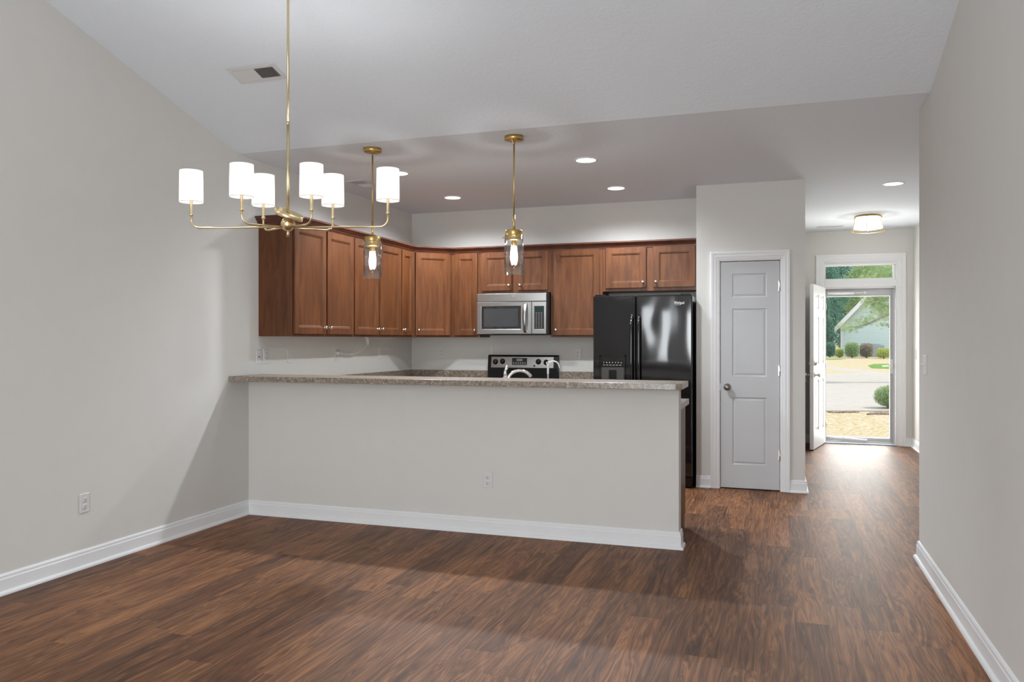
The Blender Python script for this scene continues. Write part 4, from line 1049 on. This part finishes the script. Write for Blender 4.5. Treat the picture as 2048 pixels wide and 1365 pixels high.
def tree(label, lat, dep, m, blobs, trunk_r, trunk_h, n, size, seed, name='tree', group='trees across the street'):
    o_ = ep(lat, dep); t = thing(name, label, 'tree', o_, 0, group)
    MB().tube([(0, 0, -0.1), (trunk_r * 0.3, 0, trunk_h * 0.5), (0, 0, trunk_h)], [trunk_r, trunk_r * 0.8, trunk_r * 0.5], 10).build('trunk', 'bark', t)
    bl = [((Rv * a[0] + Fv * a[1] + Vector((0, 0, a[2]))), r) for a, r in blobs]
    foliage('crown', m, bl, n, size, seed, t); return t
def bush(label, lat, dep, r, h, m, n, size, seed, group=None):
    o_ = ep(lat, dep); t = thing('bush', label, 'bush', o_, 0, group)
    MB().tube([(0, 0, -0.05), (0, 0, h * 0.5)], 0.04, 6).build('stem', 'bark', t)
    foliage('foliage', m, [((0, 0, h * 0.52), (r, r, h * 0.48))], n, size, seed, t, box=dep > 20)
    return t
def la(x, dep): return (x - 1024) / 1582.6 * dep
# neighbour house at depth ~50
D = 50.0; sc_ = D / 1582.6
hz = lambda y: 1.3348 + (680.7 - y) * sc_
t = thing('neighbor_house', 'pale sided house with white gable trim across the lawn', 'house', ep(la(1683, D), D, 0), 0)
t.rotation_euler = (0, 0, 0.3229 - 0.50)
x0 = 0.0; xa = (la(1764, D) - la(1683, D)) * 0.88; x1 = 2 * xa; zb_ = gz(D) - 0.1; ze = hz(650); za = hz(572)
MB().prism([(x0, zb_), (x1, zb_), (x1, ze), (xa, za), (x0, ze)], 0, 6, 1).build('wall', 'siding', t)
sl = (za - ze) / (xa - x0); ov = 0.36
b = MB()
for s_ in (-1, 1):
    xe = xa + s_ * (xa - x0 + ov); zz = ze - sl * ov
    b.prism([(xe, zz), (xa, za), (xa, za + 0.22), (xe, zz + 0.22)], -0.35, 6.3, 1)
b.build('roof', 'roof', t)
b = MB()
for s_ in (-1, 1):
    xe = xa + s_ * (xa - x0 + ov); zz = ze - sl * ov
    b.prism([(xe, zz - 0.10), (xa, za - 0.10), (xa, za + 0.24), (xe, zz + 0.24)], -0.45, -0.35, 1)
b.box((x0 - 0.05, -0.02, zb_), (x0 + 0.06, 0.02, ze))
b.build('rake_trim', 'trim', t)
# air conditioner
o_ = ep(la(1751.5, 48), 48)
t = thing('air_conditioner', 'blue-grey air conditioning unit beside the neighbour house', 'air conditioner', o_, 0.3229)
MB().box((-0.36, -0.36, 0), (0.36, 0.36, 0.74)).build('housing', 'ac', t, bevel=0.02)
b = MB()
for k in range(14): b.box((-0.33, -0.375, 0.08 + k * 0.045), (0.33, -0.362, 0.092 + k * 0.045))
for k in range(9): b.box((-0.30 + k * 0.07, -0.38, 0.05), (-0.29 + k * 0.07, -0.374, 0.70))
b.build('grille', 'alu', t)
MB().lathe([(0.28, 0.742), (0.28, 0.755), (0.22, 0.765), (0, 0.765)], 24).build('fan_guard', 'slot', t)
# hedges beside the house
bush('dark green clipped bush at left end of the hedge row', la(1659.5, 47), 47, 0.33, 0.92, 'leaf_dark', 5200, 0.035, 1)
bush('small yellow-green bush beside the dark clipped one', la(1679, 46.5), 46.5, 0.23, 0.55, 'leaf_yellow', 3000, 0.030, 2)
bush('round bush with sunlit whitening put in its leaf colour against the neighbour house wall', la(1704, 46), 46, 0.40, 0.93, 'leaf_mid', 6500, 0.035, 3)
bush('pinkish grey bush left of the air conditioner', la(1733, 46), 46, 0.38, 0.88, 'leaf_rose', 6000, 0.035, 4)
bush('yellow-green bush right of the air conditioner', la(1768, 45), 45, 0.42, 0.62, 'leaf_yellow', 4500, 0.032, 5)
bush('round green bush at the near edge of the driveway', la(1777, 16.1), 16.1, 0.30, 0.50, 'leaf_mid', 9000, 0.015, 6)
# trees
tree('dark green tree left of the neighbour house', la(1652, 60), 60, 'leaf_dark', [((0, 0, 3.6), (1.3, 1.5, 2.8)), ((0.9, 0, 1.6), (1.0, 1.2, 1.4)), ((-0.4, 0, 6.0), (1.4, 1.2, 1.8)), ((1.3, 0.4, 4.6), (0.9, 1.0, 1.4))], 0.14, 4, 20000, 0.075, 11)
tree('small dark tree in front of the tall dark tree', la(1655, 49.5), 49.5, 'leaf_dark', [((0.0, 0, 1.5), (0.42, 0.5, 1.1)), ((-0.2, 0, 3.1), (0.4, 0.5, 0.9))], 0.13, 3.6, 6000, 0.06, 15)
tree('dark teal tree seen through the transom window', la(1681, 76), 76, 'leaf_dark', [((0, 0, 6.6), (1.9, 1.5, 2.0)), ((0.4, 0, 4.2), (1.6, 1.5, 1.8))], 0.2, 5.0, 16000, 0.085, 16)
tree('pale green tree rising behind the neighbour house', la(1712, 70), 70, 'leaf_mid', [((0, 0, 5.0), (1.8, 1.6, 2.2)), ((1.2, 0, 7.0), (1.6, 1.5, 1.5)), ((2.6, 0, 5.4), (1.6, 1.5, 1.8))], 0.2, 4.5, 13000, 0.09, 12)
tree('tall airy tree behind the roof apex', la(1758, 82), 82, 'leaf_light', [((-0.5, 0, 7.6), (2.0, 2.0, 2.4)), ((2.0, 0, 8.2), (2.0, 2.0, 2.0)), ((0.6, 0, 5.0), (2.4, 2.0, 2.0))], 0.2, 5.5, 15000, 0.10, 13)
# pine with branches reaching across the view
D2 = 24.0
o_ = ep(la(1845, D2), D2); t = thing('pine_tree', 'pine tree with long needled branch hanging across the view of the house', 'tree', o_, 0.3229)
MB().tube([(0, 0, -0.1), (0.05, 0, 3), (0, 0, 7)], [0.2, 0.17, 0.12], 12).build('trunk', 'bark', t)
s2 = D2 / 1582.6
def px(x, y, dy=0): return Vector(((x - 1845) * s2, dy, 1.3348 + (680.7 - y) * s2 - gz(D2)))
br = [[(1845, 575), (1800, 615), (1770, 630), (1745, 640), (1722, 650), (1700, 655)], [(1845, 540), (1800, 585), (1765, 600), (1735, 600)], [(1845, 520), (1790, 560), (1750, 566), (1722, 575)], [(1845, 600), (1800, 640), (1780, 655)]]
b = MB()
for k, q in enumerate(br):
    pts = [px(x, y, 0.25 * (k - 2) * (i / 5)) for i, (x, y) in enumerate(q)]; n_ = len(pts)
    b.tube(pts, [0.05 * (1 - i / n_) + 0.008 for i in range(n_)], 8)
b.build('branches', 'bark', t)
rnd = random.Random(5)
def needles(n, seed, mname, cl):
    rnd = random.Random(seed); vs = []; fs = []
    for (x, y, r, k) in cl:
        for _ in range(int(k * 1.7)):
            c = px(x + rnd.gauss(0, r * 0.6), y + rnd.gauss(0, r * 0.42), rnd.uniform(-0.5, 0.5))
            for _2 in range(26):
                d_ = Vector((rnd.gauss(0, 1), rnd.gauss(0, 1), rnd.gauss(0.1, 1))).normalized() * 0.062
                s_ = d_.orthogonal().normalized() * 0.0028
                o = len(vs); vs += [c, c + d_ * 0.6 + s_, c + d_, c + d_ * 0.6 - s_]; fs.append((o, o + 1, o + 2, o + 3))
    return MB().add(vs, fs).build('needles', mname, t)
needles(0, 3, 'leaf_light', [(1755, 612, 26, 150), (1770, 575, 26, 170), (1735, 592, 14, 50), (1770, 635, 12, 30), (1745, 560, 22, 110), (1715, 648, 12, 28), (1690, 655, 9, 22), (1740, 640, 12, 30)])
needles(0, 4, 'leaf_mid', [(1760, 600, 24, 120), (1778, 620, 16, 80), (1765, 545, 22, 120), (1700, 658, 10, 22), (1725, 645, 12, 26), (1775, 650, 8, 20)])
